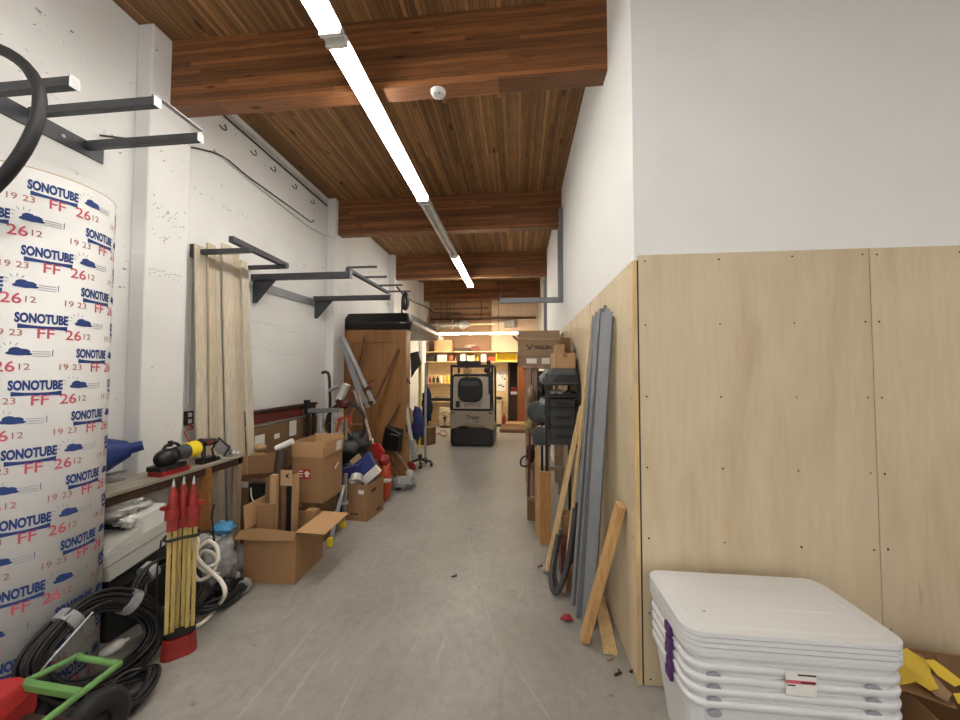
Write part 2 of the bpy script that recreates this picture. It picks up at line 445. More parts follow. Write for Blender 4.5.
# ------------------------------------------------------------------ the building
WL, WR, YF, YE, ZC = -3.14, .665, 2.192, 12.62, 4.65
fl = struct(MB().box(-3.4, 5.2, -4, 13, -.2, 0).build('floor', 'floor'))
def floor_line(P, w, name, mt):
    b = MB()
    for p, q in zip(P, P[1:]):
        p, q = V(p), V(q); p.z = q.z = .0006; n_ = (q - p).cross(V((0, 0, 1))).normalized() * w
        b.add([p - n_, q - n_, q + n_, p + n_], [(0, 1, 2, 3)])
    b.build(name, mt, fl)
floor_line([(-0.745, 4.850, -0.000), (-0.492, 3.745, 0.000), (-0.361, 3.220, 0.000), (-0.233, 2.748, 0.000), (-0.147, 2.426, 0.000)], .0018, 'floor_scratch', 'tipwhite')
floor_line([(-0.041, 2.296, 0.000), (0.045, 2.133, 0.000), (0.116, 2.010, 0.000), (0.181, 1.881, 0.000)], .0022, 'floor_scratch', 'tipwhite')
floor_line([(-0.612, 2.598, 0.000), (-0.514, 2.327, 0.000), (-0.459, 2.162, 0.000)], .0018, 'floor_scratch', 'gtape')
struct(MB().box(-3.4, 5.2, -4, 13, ZC, ZC + .2).build('ceiling', 'deck'))
struct(MB().box(-3.4, WL, -4, 13, 0, ZC).build('wall_left', 'wall_l'))
struct(MB().box(WR + .018, WR + .16, YF + .018, 13, 0, ZC).build('wall_right', 'wall_r'))
struct(MB().box(WR + .16, 5.2, YF + .018, YF + .16, 0, ZC).build('wall_front', 'wall_r'))
struct(MB().box(5.0, 5.2, -4, YF + .018, 0, ZC).build('wall_side', 'wall_r'))
struct(MB().box(-3.14, WR + .018, YE, YE + .2, 0, ZC).build('wall_back', 'farwall2'))
for y0, y1 in ((2.62, 3.0), (5.66, 6.05), (8.55, 8.93), (11.25, 11.65)):
    struct(MB().box(WL, -3.0, y0, y1, 0, ZC).build('wall_column', 'wall_l', bevel=.012))
for y0, y1 in ((-.2, -.05), (2.785, 2.94), (5.75, 5.90), (8.66, 8.81), (11.34, 11.49)):
    struct(MB().box(-3.005, WR + .03 if y0 > 2 else 4.99, y0, y1, 4.06, ZC).build('ceiling_beam', 'beam', bevel=.008))
# chipped paint on the nearest column and cracks along the wall
rc_ = random.Random(3)
col1 = [o for o in bpy.data.objects if o.name.startswith('wall_column')][0]
b = MB()
for k in range(46):
    y, z = rc_.uniform(2.66, 2.985), 0
    z = 3.16 - (y - 2.66) * .35 + rc_.gauss(0, .055) if k % 3 else 2.93 - (y - 2.66) * .30 + rc_.gauss(0, .02)
    s = rc_.uniform(.002, .0075); n = rc_.randint(4, 6)
    P = [(-2.9995, y + s * rc_.uniform(.6, 1.7) * math.cos(2 * PI * i / n), z + s * rc_.uniform(.4, 1.0) * math.sin(2 * PI * i / n)) for i in range(n)]
    b.add(P, [tuple(range(n))])
for z0, n in ((2.60, 12), (2.57, 7)):
    for k in range(n):
        y = 2.64 + .3 * k / n + rc_.uniform(0, .01); z = z0 + rc_.uniform(-.012, .012)
        b.add([(-2.9995, y, z), (-2.9995, y + .02, z + .004), (-2.9995, y + .02, z + .0075), (-2.9995, y, z + .003)], [(0, 1, 2, 3)])
b.build('chipped_paint', 'greycloth', col1)
wl = bpy.data.objects['wall_left']; b = MB()
for y0, y1, z0 in ((4.0, 5.5, 2.33), (3.9, 4.9, 2.02), (4.6, 5.6, 1.72), (3.1, 3.9, 3.55)):
    y = y0
    while y < y1:
        if rc_.random() < .55:
            z = z0 + rc_.uniform(-.012, .012) + .02 * math.sin(y * 5); l = rc_.uniform(.02, .06)
            b.add([(WL + .0006, y, z), (WL + .0006, y + l, z + rc_.uniform(-.004, .004)), (WL + .0006, y + l, z + .004), (WL + .0006, y, z + .005)], [(0, 1, 2, 3)])
        y += .07
b.build('hairline_cracks', 'gtape', wl)
# plywood cladding with rows of screws
def sheet(along, a0, a1):
    b = MB(); sc_ = MB(); zs = (.04, .40, .81, 1.215, 1.62, 2.03, 2.405)
    cols = (a0 + .035, a0 + .44, a0 + .83, a1 - .03)
    if along == 'x':
        b.box(a0, a1, YF, YF + .017, .004, 2.44)
        for z in zs:
            for c in cols: sc_.cyl((c + random.uniform(-.006, .006), YF - .0008, z + random.uniform(-.01, .01)), (c, YF + .003, z), .0052, n=8)
    else:
        b.box(WR, WR + .017, a0, a1, .004, 2.41)
        for z in zs:
            for c in cols: sc_.cyl((WR - .0008, c, z - .02), (WR + .003, c, z - .02), .0052, n=8)
    o = struct(b.build('wall_panel', 'ply', bevel=.0015)); sc_.build('screw_heads', 'screw', o)
for k in range(3): sheet('x', .700 + k * 1.222, .700 + k * 1.222 + 1.218)
for k in range(4): sheet('y', 2.211 + k * 1.224, 2.197 + k * 1.224 + 1.22)

struct(MB().box(.6905, .6995, 2.1945, 2.2095, 0, 2.41).build('corner_gap_shade', 'darkbrown'))  # dark strip painted in for the shade of the gap between sheets
struct(MB().box(.6655, .6905, 2.1935, 2.2095, 0, 2.41).build('trim_edge', 'pine2'))

# ------------------------------------------------------------------ strip lights
def strip(y0, y1, lit, label, x=-1.222, tm='tube_lit'):
    t = thing('ceiling_strip_light', label, 'ceiling light', (x, (y0 + y1) / 2, 4.0), 'fluorescent strips in one line under the beams'); t['kind'] = 'thing'
    h = MB(); h.box(x - .05, x + .05, y0, y1, 4.02, 4.058)
    h.prism([(x - .05, y0, 4.02), (x - .082, y0, 4.005), (x - .082, y0, 4.012), (x - .05, y0, 4.03)], (0, y1 - y0, 0))
    h.prism([(x + .05, y0, 4.02), (x + .082, y0, 4.005), (x + .082, y0, 4.012), (x + .05, y0, 4.03)], (0, y1 - y0, 0))
    h.build('housing', 'fixture', t)
    for s in (-1, 1):
        MB().cyl((x + s * .045, y0 + .06, 3.988), (x + s * .045, y1 - .06, 3.988), .019, n=12).build('tube', tm if lit else 'tube_off', t)
    for y in (y0 + .02, y1 - .05):
        MB().box(x - .075, x + .075, y, y + .03, 3.962, 4.03).build('lamp_holder', 'fixture', t, .004)
    return t
strip(-2.66, -.22, True, 'lit fluorescent strip light under the ceiling, behind the viewer')
strip(-.2, 2.235, True, 'lit fluorescent strip light nearest the viewer, ending before the first roof beam')
strip(2.25, 4.57, True, 'long lit two-tube strip light passing under the first brown roof beam')
strip(4.585, 6.82, False, 'unlit strip light with dark tubes between two lit ones')
strip(6.835, 9.33, True, 'farthest lit two-tube strip light of the ceiling line')
for x, y0 in ((2.4, -2.8),):
    strip(y0, y0 + 2.44, True, 'lit fluorescent strip light over the front bay on the right', x)

# smoke alarm
t = thing('smoke_alarm', 'round white smoke alarm under the first roof beam', 'smoke alarm', (-.648, 2.86, 4.02))
MB().lathe([(.062, 0), (.062, -.012), (.05, -.032), (.03, -.036), (0, -.036)], (-.648, 2.86, 4.06), 24).build('cover', 'white', t)
g = MB()
for k in range(10):
    a = 2 * PI * k / 10; g.bar((-.648 + .03 * math.cos(a), 2.86 + .03 * math.sin(a), 4.025), (-.648 + .045 * math.cos(a), 2.86 + .045 * math.sin(a), 4.028), .006, .006)
g.build('vent_slots', 'ink_grey', t)
MB().cyl((-.63, 2.83, 4.0245), (-.63, 2.83, 4.020), .006, n=10).build('test_button', 'ink_dark', t)

# ------------------------------------------------------------------ conduits and wires on the left wall
c = MB(); c.tube(smooth_pts([(-3.1, 2.35, 3.52), (-3.120, 3.354, 4.013), (-3.120, 3.887, 4.030), (-3.120, 4.871, 4.036), (-3.120, 5.152, 4.036), (-3.100, 5.198, 4.085)], 5), .008, 6)
tag(c.build('strung_cable', 'wire'), 'thin dark cable running along the white wall above the racks', 'cable')
c = MB(); c.tube([(-3.130, 3.389, 4.056), (-3.130, 3.901, 4.002), (-3.130, 5.092, 3.950), (-2.985, 5.229, 3.876), (-2.985, 5.592, 3.966), (-3.12, 6.2, 3.98)], .010, 6)
tag(c.build('conduit_pipe', 'conduit'), 'white painted conduit following the left wall and bending over the second column', 'pipe')
c = MB(); c.tube([(-3.115, 3.05, 4.545), (-3.115, 5.62, 4.545)], .016, 8)
tag(c.build('conduit_pipe', 'conduit'), 'white conduit high on the left wall just under the plank ceiling', 'pipe')
c = MB(); c.tube([(-3.115, 3.05, 4.49), (-3.115, 5.60, 4.49)], .010, 8)
tag(c.build('conduit_pipe', 'wire'), 'thin dark conduit below the white one under the ceiling', 'pipe')
for k, y in enumerate((3.5, 3.95, 4.3, 4.75, 5.2)):
    c = MB(); c.tube(smooth_pts([(-3.135, y - .045, 4.37), (-3.12, y - .02, 4.34), (-3.115, y + .015, 4.35), (-3.125, y + .035, 4.39), (-3.135, y + .02, 4.42)], 4), .006, 6)
    tag(c.build('wire_hook', 'wire'), 'small dark wire loop stuck to the wall beneath the ceiling conduits', 'hook', 'wire loops along the wall top')
# socket with conduit drop
t = thing('wall_socket', 'dark double wall socket on the white wall above the bench', 'socket', (-3.120, 3.182, 1.318))
q = V((-3.120, 3.182, 1.318)); q = V((WL, q.y, q.z))
MB().box(WL, WL + .03, q.y - .04, q.y + .04, q.z - .065, q.z + .065).build('plate', 'ink_dark', t, .004)
for s in (-1, 1): MB().box(WL + .03, WL + .034, q.y - .02, q.y + .02, q.z + s * .03 - .02, q.z + s * .03 + .02).build('socket_face', 'white', t, .004)
MB().tube([(WL + .014, q.y - .01, q.z + .065), (WL + .014, q.y - .01, 2.9)], .009, 6).build('conduit_drop', 'conduit', t)

# ------------------------------------------------------------------ cantilever racks on the left wall
t = thing('lumber_rack', 'empty dark steel cantilever rack over the printed tube, long arms reaching out', 'wall rack', (WL, 2.0, 3.3))
MB().box(WL, WL + .012, 1.55, 2.40, 3.33, 3.445).build('wall_rail', 'steel', t, .002)
for y, x1, z in ((1.66, -2.36, 3.27), (1.984, -2.225, 3.40), (2.288, -2.222, 3.375)):
    a = MB(); a.box(WL + .012, x1, y - .02, y + .02, z, z + .055)
    o = a.build('arm', 'steel', t, .003)
    MB().box(x1, x1 + .004, y - .024, y + .024, z - .004, z + .062).build('end_plate', 'tipwhite', o)
MB().box(-2.25, -2.215, 1.965, 2.31, 3.462, 3.468).build('tip_rail', 'tipwhite', t)
MB().cyl((WL + .012, 2.15, 3.385), (WL + .018, 2.15, 3.385), .012, n=10).build('bolt', 'tipwhite', t)

t = thing('lumber_rack', 'dark steel cantilever rack holding back the pale trim boards', 'wall rack', (WL, 3.5, 2.9))
MB().box(WL, WL + .05, 3.155, 3.205, 2.86, 2.99).build('wall_bracket', 'steel', t, .003)
MB().box(WL + .05, -2.53, 3.16, 3.20, 2.89, 2.935).build('arm', 'steel', t, .003)
MB().box(WL, -2.655, 3.895, 3.935, 2.955, 3.0).build('arm', 'steel', t, .003)
a = MB(); a.bar((-2.712, 3.155, 3.020), (-2.734, 4.032, 3.020), .05, .06)
a.build('cross_bar', 'steel', t, .003)

t = thing('lumber_rack', 'largest dark steel rack with two gusseted arms and thin rods, over the cardboard boxes', 'wall rack', (WL, 4.6, 2.7))
MB().bar((WL + .015, 3.99, 2.80), (WL + .015, 5.31, 2.83), .012, .11, (0, 0, 1)).build('wall_rail', 'steel_l', t, .002)
for y, zt in ((3.985, 2.915), (5.304, 2.93)):
    a = MB(); a.box(WL, -1.916, y - .025, y + .025, zt - .075, zt); o = a.build('arm', 'steel', t, .004)
    MB().box(-1.916, -1.911, y - .03, y + .03, zt - .08, zt + .018).build('end_plate', 'steel_l', o)
    MB().prism([(WL + .01, y, zt - .075), (WL + .30, y, zt - .075), (WL + .06, y, zt - .34), (WL + .01, y, zt - .34)], (0, .012, 0)).build('gusset', 'steel', t)
MB().bar((-1.96, 3.99, 2.945), (-1.96, 5.30, 2.965), .05, .04).build('cross_bar', 'steel', t, .003)
for k, (y, x1) in enumerate(((4.02, -1.62), (4.45, -1.66), (4.9, -1.60), (5.28, -1.60))):
    MB().bar((-1.98, y, 2.975), (x1, y, 2.975), .022, .022).build('rod', 'steel', t)

# L bracket on the right wall
def lbracket(y, z0, z1, xl, label):
    t = thing('wall_bracket', label, 'wall bracket', (WR, y, z0), 'grey L brackets on the right wall')
    MB().box(WR - .06, WR + .017, y - .03, y + .03, z0, z1).build('upright', 'steel_l', t, .004)
    MB().box(xl, WR - .06, y - .03, y + .03, z0, z0 + .075).build('arm', 'steel_l', t, .004)
    MB().box(xl - .006, xl, y - .033, y + .033, z0, z0 + .14).build('end_stop', 'steel_l', t)
    MB().box(WR - .035, WR + .017, y - .045, y + .045, z1, z1 + .30).build('top_plate', 'steel_l', t, .004)
    for z in (.08, .22): MB().cyl((WR - .036, y, z1 + z), (WR - .044, y, z1 + z), .014, n=8).build('bolt', 'alu', t)
lbracket(5.62, 2.83, 3.98, -.27, 'grey steel L bracket with a long arm on the right wall, the nearer one')
lbracket(8.75, 2.45, 4.0, .30, 'grey steel upright on the right wall, farther along behind the nearer bracket')

# thick hose loop hung at the left edge
c = V((-2.706, 1.450, 2.943)); hs = MB()
e1, e2, e3 = V((1, 0, 0)), V((0, 0, 1)), V((0, 1, 0))
hs.tube([c + e1 * .455 * math.cos(a) + e2 * .425 * math.sin(a) + e3 * .03 * math.sin(2 * a) for a in [2 * PI * k / 48 for k in range(48)]], .026, 10, True)
tag(hs.build('hanging_hose', 'rubber'), 'thick black hose loop hanging in front of the rack arms over the printed tube', 'hose')

# ------------------------------------------------------------------ printed concrete form tube
TX, TY, TR, TZ = -2.78, 1.796, .33, 2.815
t = thing('concrete_form_tube', 'tall white cardboard form tube printed blue and red, standing against the left wall', 'form tube', (TX, TY, 0))
tb = MB(); n = 72
vs = []
for r, z in ((TR, 0), (TR, TZ), (TR - .012, TZ), (TR - .012, .0)):
    for i in range(n):
        a = 2 * PI * i / n; vs.append((TX + r * math.cos(a), TY + r * math.sin(a), z))
tb.add(vs, [(k * n + i, k * n + (i + 1) % n, ((k + 1) % 4) * n + (i + 1) % n, ((k + 1) % 4) * n + i) for k in range(4) for i in range(n)], 0, False)
o = tb.build('tube_wall', 'sono', t)
for p in o.data.polygons: p.use_smooth = abs(p.normal.z) < .5
o = MB().lathe([(TR + .001, TZ - .004), (TR + .001, TZ), (TR - .013, TZ), (TR - .013, TZ - .004)], (TX, TY, 0), 72).build('cut_edge', 'card2', t)
def wrap(mb, vs, fs, ang, z, m=0, off=.0016):
    """lay a flat shape onto the tube: s runs round it from the angle ang, the second number is the height"""
    out = []
    for s_, h in vs:
        a = ang + s_ / TR; out.append((TX + (TR + off) * math.cos(a), TY + (TR + off) * math.sin(a), z + h))
    return mb.add(out, fs, m)
def sub(vs, fs):
    return vs, fs
def strip_shape(s0, s1, h0, h1, k=8, bow=0):
    v = []
    for i in range(k + 1):
        s_ = s0 + (s1 - s0) * i / k; b = bow * (2 * i / k - 1) ** 2
        v += [(s_, h0 - b * .4), (s_, h1 + b)]
    return v, [(2 * i, 2 * i + 2, 2 * i + 3, 2 * i + 1) for i in range(k)]
def blob(cs, k=12):
    V_, F_ = [], []
    for cx, cy, rx, ry in cs:
        o_ = len(V_); V_.append((cx, cy))
        for i in range(k): V_.append((cx + rx * math.cos(2 * PI * i / k), cy + ry * math.sin(2 * PI * i / k)))
        F_ += [(o_, o_ + 1 + i, o_ + 1 + (i + 1) % k) for i in range(k)]
    return V_, F_
blue = redp = grey = rust = MB()
PER = 2 * PI / 4.5; HALF = PER / 2; PITCH = .1735
for row in range(0, 17):
    z = 2.722 - PITCH * row
    if z < .05: break
    for k in range(-3, 4):
        a0 = math.radians(-21.5) + k * PER + (row % 2) * HALF - row * math.radians(.95)
        if not math.radians(-175) < a0 < math.radians(110): continue
        wrap(blue, *text_geo('SONOTUBE', .066, .05, .53), a0, z, m=0)
        wrap(blue, *strip_shape(-.082, .09, -.050, -.036, 8, .007), a0, z, m=0)
        wrap(blue, *blob([(.162, -.004, .034, .015), (.152, .006, .023, .018), (.176, .002, .024, .015), (.137, -.007, .017, .009), (.19, -.010, .017, .007)]), a0, z, off=.0020, m=0)
        for j in range(5):                                  # sun rays behind the cloud
            th = math.radians(60 + 30 * j); cs_, sn = math.cos(th), math.sin(th)
            v = [(.135 + cs_ * .030 - sn * .0016, .006 + sn * .030 + cs_ * .0016), (.135 + cs_ * .046 - sn * .0016, .006 + sn * .046 + cs_ * .0016),
                 (.135 + cs_ * .046 + sn * .0016, .006 + sn * .046 - cs_ * .0016), (.135 + cs_ * .030 + sn * .0016, .006 + sn * .030 - cs_ * .0016)]
            wrap(grey, v, [(0, 1, 2, 3)], a0, z, m=2)
        for hh in (.002, -.010, -.022): wrap(grey, *strip_shape(.205, .268, hh, hh + .0035, 6), a0, z, m=2)
        wrap(blue, *strip_shape(.274, .2765, -.02, .014, 1), a0, z, m=0)
        wrap(redp, *text_geo('FF', .076, .012, .92), a0 + .012 / TR, z - .077, m=1)
        wrap(redp, *text_geo('26', .076, .012, .95), a0 + .118 / TR, z - .077, m=1)
        for s_, w in ((.178, '12'), (-.145, '19'), (-.085, '23')): wrap(rust, *text_geo(w, .046, .004, 1.0), a0 + s_ / TR, z - .077, m=3)
blue.build('printed_lettering', ['ink_blue', 'ink_red', 'ink_grey', 'ink_rust'], t)

# ------------------------------------------------------------------ trim boards leaning behind the bench
labels = ['leftmost pale trim board leaning behind the bench', 'second pale trim board from the left behind the bench', 'third pale trim board, a slightly shorter one behind the bench',
          'fourth trim board in the bundle, tan and tallest', 'fifth trim board from the left in the leaning bundle', 'rightmost trim board of the bundle by the cardboard boxes']
for k, (y, w_, zt, mm) in enumerate(((3.17, .125, 2.97, 'primed'), (3.265, .095, 3.02, 'primed2'), (3.345, .09, 2.93, 'primed'), (3.45, .135, 3.08, 'primed'), (3.575, .125, 3.06, 'primed2'), (3.685, .10, 2.98, 'primed'))):
    xb, xt = -2.955 + (.024 if k % 2 else 0) + .003 * k, -3.035 + (.024 if k % 2 else 0) + .003 * k
    yb = y + .045 + .02 * k
    b = MB(); b.hexa([(xb - .02, yb - w_ / 2, .004), (xb, yb - w_ / 2, .004), (xb, yb + w_ / 2, .004), (xb - .02, yb + w_ / 2, .004)],
                     [(xt - .02, y - w_ / 2, zt), (xt, y - w_ / 2, zt), (xt, y + w_ / 2, zt), (xt - .02, y + w_ / 2, zt)])
    tag(b.build('trim_board', mm, bevel=.003), labels[k], 'board', 'pale trim boards leaning on the left wall')

# ------------------------------------------------------------------ workbench
t = thing('workbench', 'narrow plywood workbench along the left wall with a worn top', 'workbench', (-2.85, 2.6, 0))
MB().box(-2.925, -2.69, 2.15, 3.36, .922, .95).build('bench_top', 'benchtop', t, .003)
MB().box(-3.13, -2.93, 2.15, 2.9, .922, .95).build('wall_shelf', 'benchtop', t, .003)
b = MB()
b.box(-3.0, -2.66, 2.93, 2.95, 0, .70); b.box(-3.0, -2.84, 2.93, 2.95, .70, .86); b.box(-2.76, -2.66, 2.93, 2.95, .70, .86); b.box(-3.0, -2.66, 2.93, 2.95, .86, .921)
b.build('side_panel', 'benchwood', t)
MB().box(-2.72, -2.70, 2.15, 3.36, .86, .9215).build('front_rail_shade', 'darkbrown', t)  # coloured dark for the shade beneath the bench top
MB().box(-2.75, -2.70, 3.30, 3.35, 0, .92).build('leg', 'oldwood', t, .003)
MB().box(-3.12, -3.06, 2.16, 2.20, 0, .92).build('leg', 'oldwood', t)

def rounded(cx, cy, w, d, z0, z1, r=.02):
    b = MB(); b.rrect(cx, cy, w, d, r, z0, z1); return b
# tools on the bench
t = thing('tool_case', 'flat red tool case on the bench edge under the black tool', 'tool case', (-2.76, 2.66, .95))
rounded(-2.765, 2.66, .14, .24, .951, .992, .015).build('case_body', 'red', t, .006)
rounded(-2.765, 2.66, .142, .242, .968, .973, .015).build('seam', 'maroon', t)
t = thing('polisher', 'black round-backed power tool with a yellow drum on the bench', 'power tool', (-2.76, 2.7, .993))
MB().ell((-2.765, 2.63, 1.075), (.07, .09, .075)).build('hood', 'black', t)
rounded(-2.765, 2.64, .15, .23, .993, 1.025, .03).build('base', 'dgrey2', t, .008)
MB().cyl((-2.765, 2.70, 1.09), (-2.765, 2.80, 1.095), .058, .062, 20).build('motor_housing', 'dgrey', t)
MB().cyl((-2.765, 2.80, 1.095), (-2.765, 2.895, 1.10), .066, .066, 24).build('yellow_drum', 'yellow', t)
MB().cyl((-2.765, 2.895, 1.10), (-2.765, 2.93, 1.10), .05, .045, 20).build('end_cap', 'black', t)
MB().tube(smooth_pts([(-2.765, 2.60, 1.14), (-2.765, 2.63, 1.175), (-2.765, 2.70, 1.18), (-2.765, 2.75, 1.14)], 4), .012, 8).build('handle', 'dgrey2', t)
MB().cyl((-2.765, 2.66, 1.16), (-2.765, 2.66, 1.205), .015, .018, 12).build('knob', 'black', t)
t = thing('cordless_drill', 'black cordless tool between the yellow drum and the metal-framed saw', 'power tool', (-2.77, 3.02, .95))
b = MB(); b.cyl((-2.79, 2.96, 1.13), (-2.77, 3.10, 1.12), .04, .028, 16); b.cyl((-2.77, 3.10, 1.12), (-2.77, 3.14, 1.12), .018, .012, 12); b.build('gear_housing', 'black', t)
MB().bar((-2.785, 2.99, 1.11), (-2.76, 2.97, 1.0), .035, .045).build('grip', 'dgrey2', t, .01)
rounded(-2.765, 3.0, .08, .15, .951, 1.0, .012).build('battery', 'black', t, .006)
MB().box(-2.735, -2.728, 2.97, 3.03, 1.12, 1.14).build('badge', 'redp', t)
t = thing('circular_saw', 'small saw with a tilted dark metal guard on the bench end', 'power tool', (-2.77, 3.22, .95))
fr = MB(); P = [(-2.889, 3.200, 1.027), (-2.820, 3.200, 1.132), (-2.715, 3.200, 1.049), (-2.764, 3.200, 0.955), (-2.866, 3.200, 0.952)]
fr.tube(P, .010, 6, True); fr.build('guard_frame', 'wire', t)
MB().cyl((-2.80, 3.2, 1.04), (-2.80, 3.215, 1.04), .062, n=20).build('blade', 'alu', t)
MB().ell((-2.80, 3.25, 1.02), (.05, .05, .045), lump=.2).build('motor', 'steel_l', t)
MB().box(-2.86, -2.73, 3.15, 3.30, .951, .963).build('shoe', 'alu', t)
for k, (y, r, mm, lb) in enumerate(((3.10, .022, 'black', 'small black bit box lying on the bench before the saw'), (3.315, .03, 'alu', 'crumpled bright metal scrap at the bench end'), (3.34, .018, 'offwhite', 'white plastic cap at the far bench corner'))):
    b = MB(); b.ell((-2.74 - .03 * (k == 1), y, .951 + r * .8), (r * 1.3, r, r * .8), lump=.35, seed=k, n=10, k=6)
    tag(b.build(('bit_box', 'metal_scrap', 'plastic_plug')[k], mm), lb, ('box', 'scrap', 'cap')[k])
c = MB(); q = V((-3.100, 3.153, 1.266)); c.tube(smooth_pts([(-3.10, q.y, q.z), (-3.06, q.y + .01, q.z - .04), (-2.98, 3.0, 1.22), (-2.90, 2.99, 1.12), (-2.82, 2.99, 1.10)], 5), .007, 6)
tag(c.build('power_cord', 'redp'), 'red power cord running from the wall socket to the bench tools', 'cord')
t = thing('blue_funnel', 'blue plastic funnel lying on the bench beside the printed tube', 'funnel', (-2.98, 2.42, 1.07))
MB().lathe([(.16, 0), (.15, .015), (.06, .19), (.04, .20), (.036, .27), (.026, .27), (.03, .19), (.135, .02)], (-3.0, 2.30, 1.15), 24, axis=(.62, .75, .18)).build('cone', 'blue', t)
t = thing('spring_clamp', 'bright metal clamp on the bench under the blue funnel', 'clamp', (-3.0, 2.38, .951))
b = MB(); b.bar((-3.05, 2.30, .965), (-2.90, 2.44, .975), .03, .026); b.bar((-3.05, 2.34, .995), (-2.90, 2.46, 1.02), .03, .02); b.build('jaws', 'alu', t, .004)
MB().cyl((-2.99, 2.37, .966), (-2.99, 2.37, 1.03), .016, n=10).build('pivot', 'steel', t)

# printer under the bench, on a dark case
t = thing('dark_case', 'black equipment case on the floor under the white printer', 'case', (-2.83, 2.3, 0))
rounded(-2.86, 2.37, .44, .44, .002, .40, .03).build('case_body', 'dgrey2', t, .01)
MB().box(-2.66, -2.634, 2.24, 2.40, .30, .33).build('handle', 'black', t, .006)
PM = T(-2.835, 2.355, .405, 0, math.radians(10))
t = thing('printer', 'grey-white office printer tilted on a dark case under the bench', 'printer', (-2.835, 2.28, .40))
b = MB(PM); b.rrect(0, 0, .42, .44, .02, .035, .13); b.build('paper_tray', 'offwhite', t, .006)
b = MB(PM); b.rrect(0, 0, .43, .46, .025, .138, .21); b.build('body', 'offwhite', t, .008)
b = MB(PM); b.rrect(0, .12, .42, .20, .02, .21, .33); b.build('scanner_head', 'white', t, .008)
b = MB(PM); b.hexa([(-.2, -.21, .212), (.205, -.21, .212), (.205, .02, .212), (-.2, .02, .212)], [(-.2, -.21, .222), (.205, -.21, .222), (.205, .02, .26), (-.2, .02, .26)]); b.build('output_tray', 'offwhite', t, .003)
b = MB(PM); b.box(-.1, .12, -.02, .015, .262, .275); b.build('slot', 'black', t)
b = MB(PM); b.box(-.19, .19, -.20, .20, .0, .034); b.build('foot', 'dgrey', t)
b = MB(); b.ell((-2.84, 2.36, .80), (.15, .14, .075), 36, 24, lump=.5, seed=3)
tag(b.build('plastic_bag', 'plasticbag'), 'crumpled white plastic bag heaped on the printer under the bench', 'bag')
b = MB(); b.ell((-2.72, 2.33, .71), (.06, .07, .04), 20, 12, lump=.5, seed=9)
tag(b.build('packing_sheet', 'plasticbag'), 'loose crumpled clear packing sheet at the printer edge below the white bag', 'plastic sheet')

# ------------------------------------------------------------------ folded survey tripod, upside down
t = thing('survey_tripod', 'folded yellow wooden survey tripod with red fittings, standing upside down by the cables', 'tripod', (-2.11, 2.13, 0))
ux, uy = V((.70, .71, 0)), V((-.71, .70, 0)); C0 = V((-2.115, 2.135, 0))
b = MB(); b.M = Matrix.Translation(C0) @ Matrix.Rotation(math.radians(45), 4, 'Z')
b.rrect(0, 0, .18, .13, .05, .002, .115, .165, .115); b.build('head_cap', 'redp', t, .01)
b = MB(); b.M = Matrix.Translation(C0) @ Matrix.Rotation(math.radians(45), 4, 'Z'); b.rrect(0, 0, .165, .10, .04, .126, .15); b.build('head_rim', 'black', t)
for k, (u, v) in enumerate(((-.050, -.010), (.0, .022), (.050, -.010))):
    pc = C0 + ux * u + uy * v
    lg = MB()
    for s in (-1, 1):
        p = pc + ux * .0135 * s
        lg.bar(p + V((0, 0, .14)), p + V((0, 0, .79)), .022, .028, uy)
    o = lg.build('leg', 'blond', t, .003)
    f = MB(); f.bar(pc + V((0, 0, .77)), pc + V((0, 0, .85)), .056, .055, uy); f.cyl(pc + V((0, 0, .84)), pc + V((0, 0, .90)), .042, .040, 12); f.cyl(pc + V((0, 0, .90)), pc + V((0, 0, .99)), .030, .022, 12); f.cyl(pc + V((0, 0, .99)), pc + V((0, 0, 1.04)), .022, .010, 12)
    w_ = (ux * (u * 11) + uy * (-.6 if k != 1 else .7)).normalized()
    f.prism([pc + V((0, 0, .875)), pc + w_ * .095 + V((0, 0, .925)), pc + w_ * .085 + V((0, 0, .94)), pc + V((0, 0, .925))], uy * .018)
    f.build('foot_casting', 'redp', o, .004)
    MB().cyl(pc + V((0, 0, 1.02)), pc + V((0, 0, 1.085)), .013, .004, 10).build('spike', 'alu', o)
st = MB(); pts = [C0 + ux * .088 * math.cos(a) + uy * .054 * math.sin(a) + V((0, 0, .72 + .006 * math.sin(3 * a))) for a in [2 * PI * k / 28 for k in range(28)]]
st.tube(pts, .009, 6, True); st.tube(smooth_pts([C0 + ux * .1 + V((0, 0, .72)), C0 + ux * .15 + V((0, 0, .70)), C0 + ux * .165 + V((0, 0, .64)), C0 + ux * .15 + V((0, 0, .80)), C0 + ux * .16 + V((0, 0, .88))], 4), .006, 6)
st.tube(smooth_pts([C0 - ux * .1 + V((0, 0, .72)), C0 - ux * .115 + V((0, 0, .55)), C0 - ux * .112 + V((0, 0, .32)), C0 - ux * .11 + V((0, 0, .16))], 4), .005, 6)
st.build('strap', 'black', t)

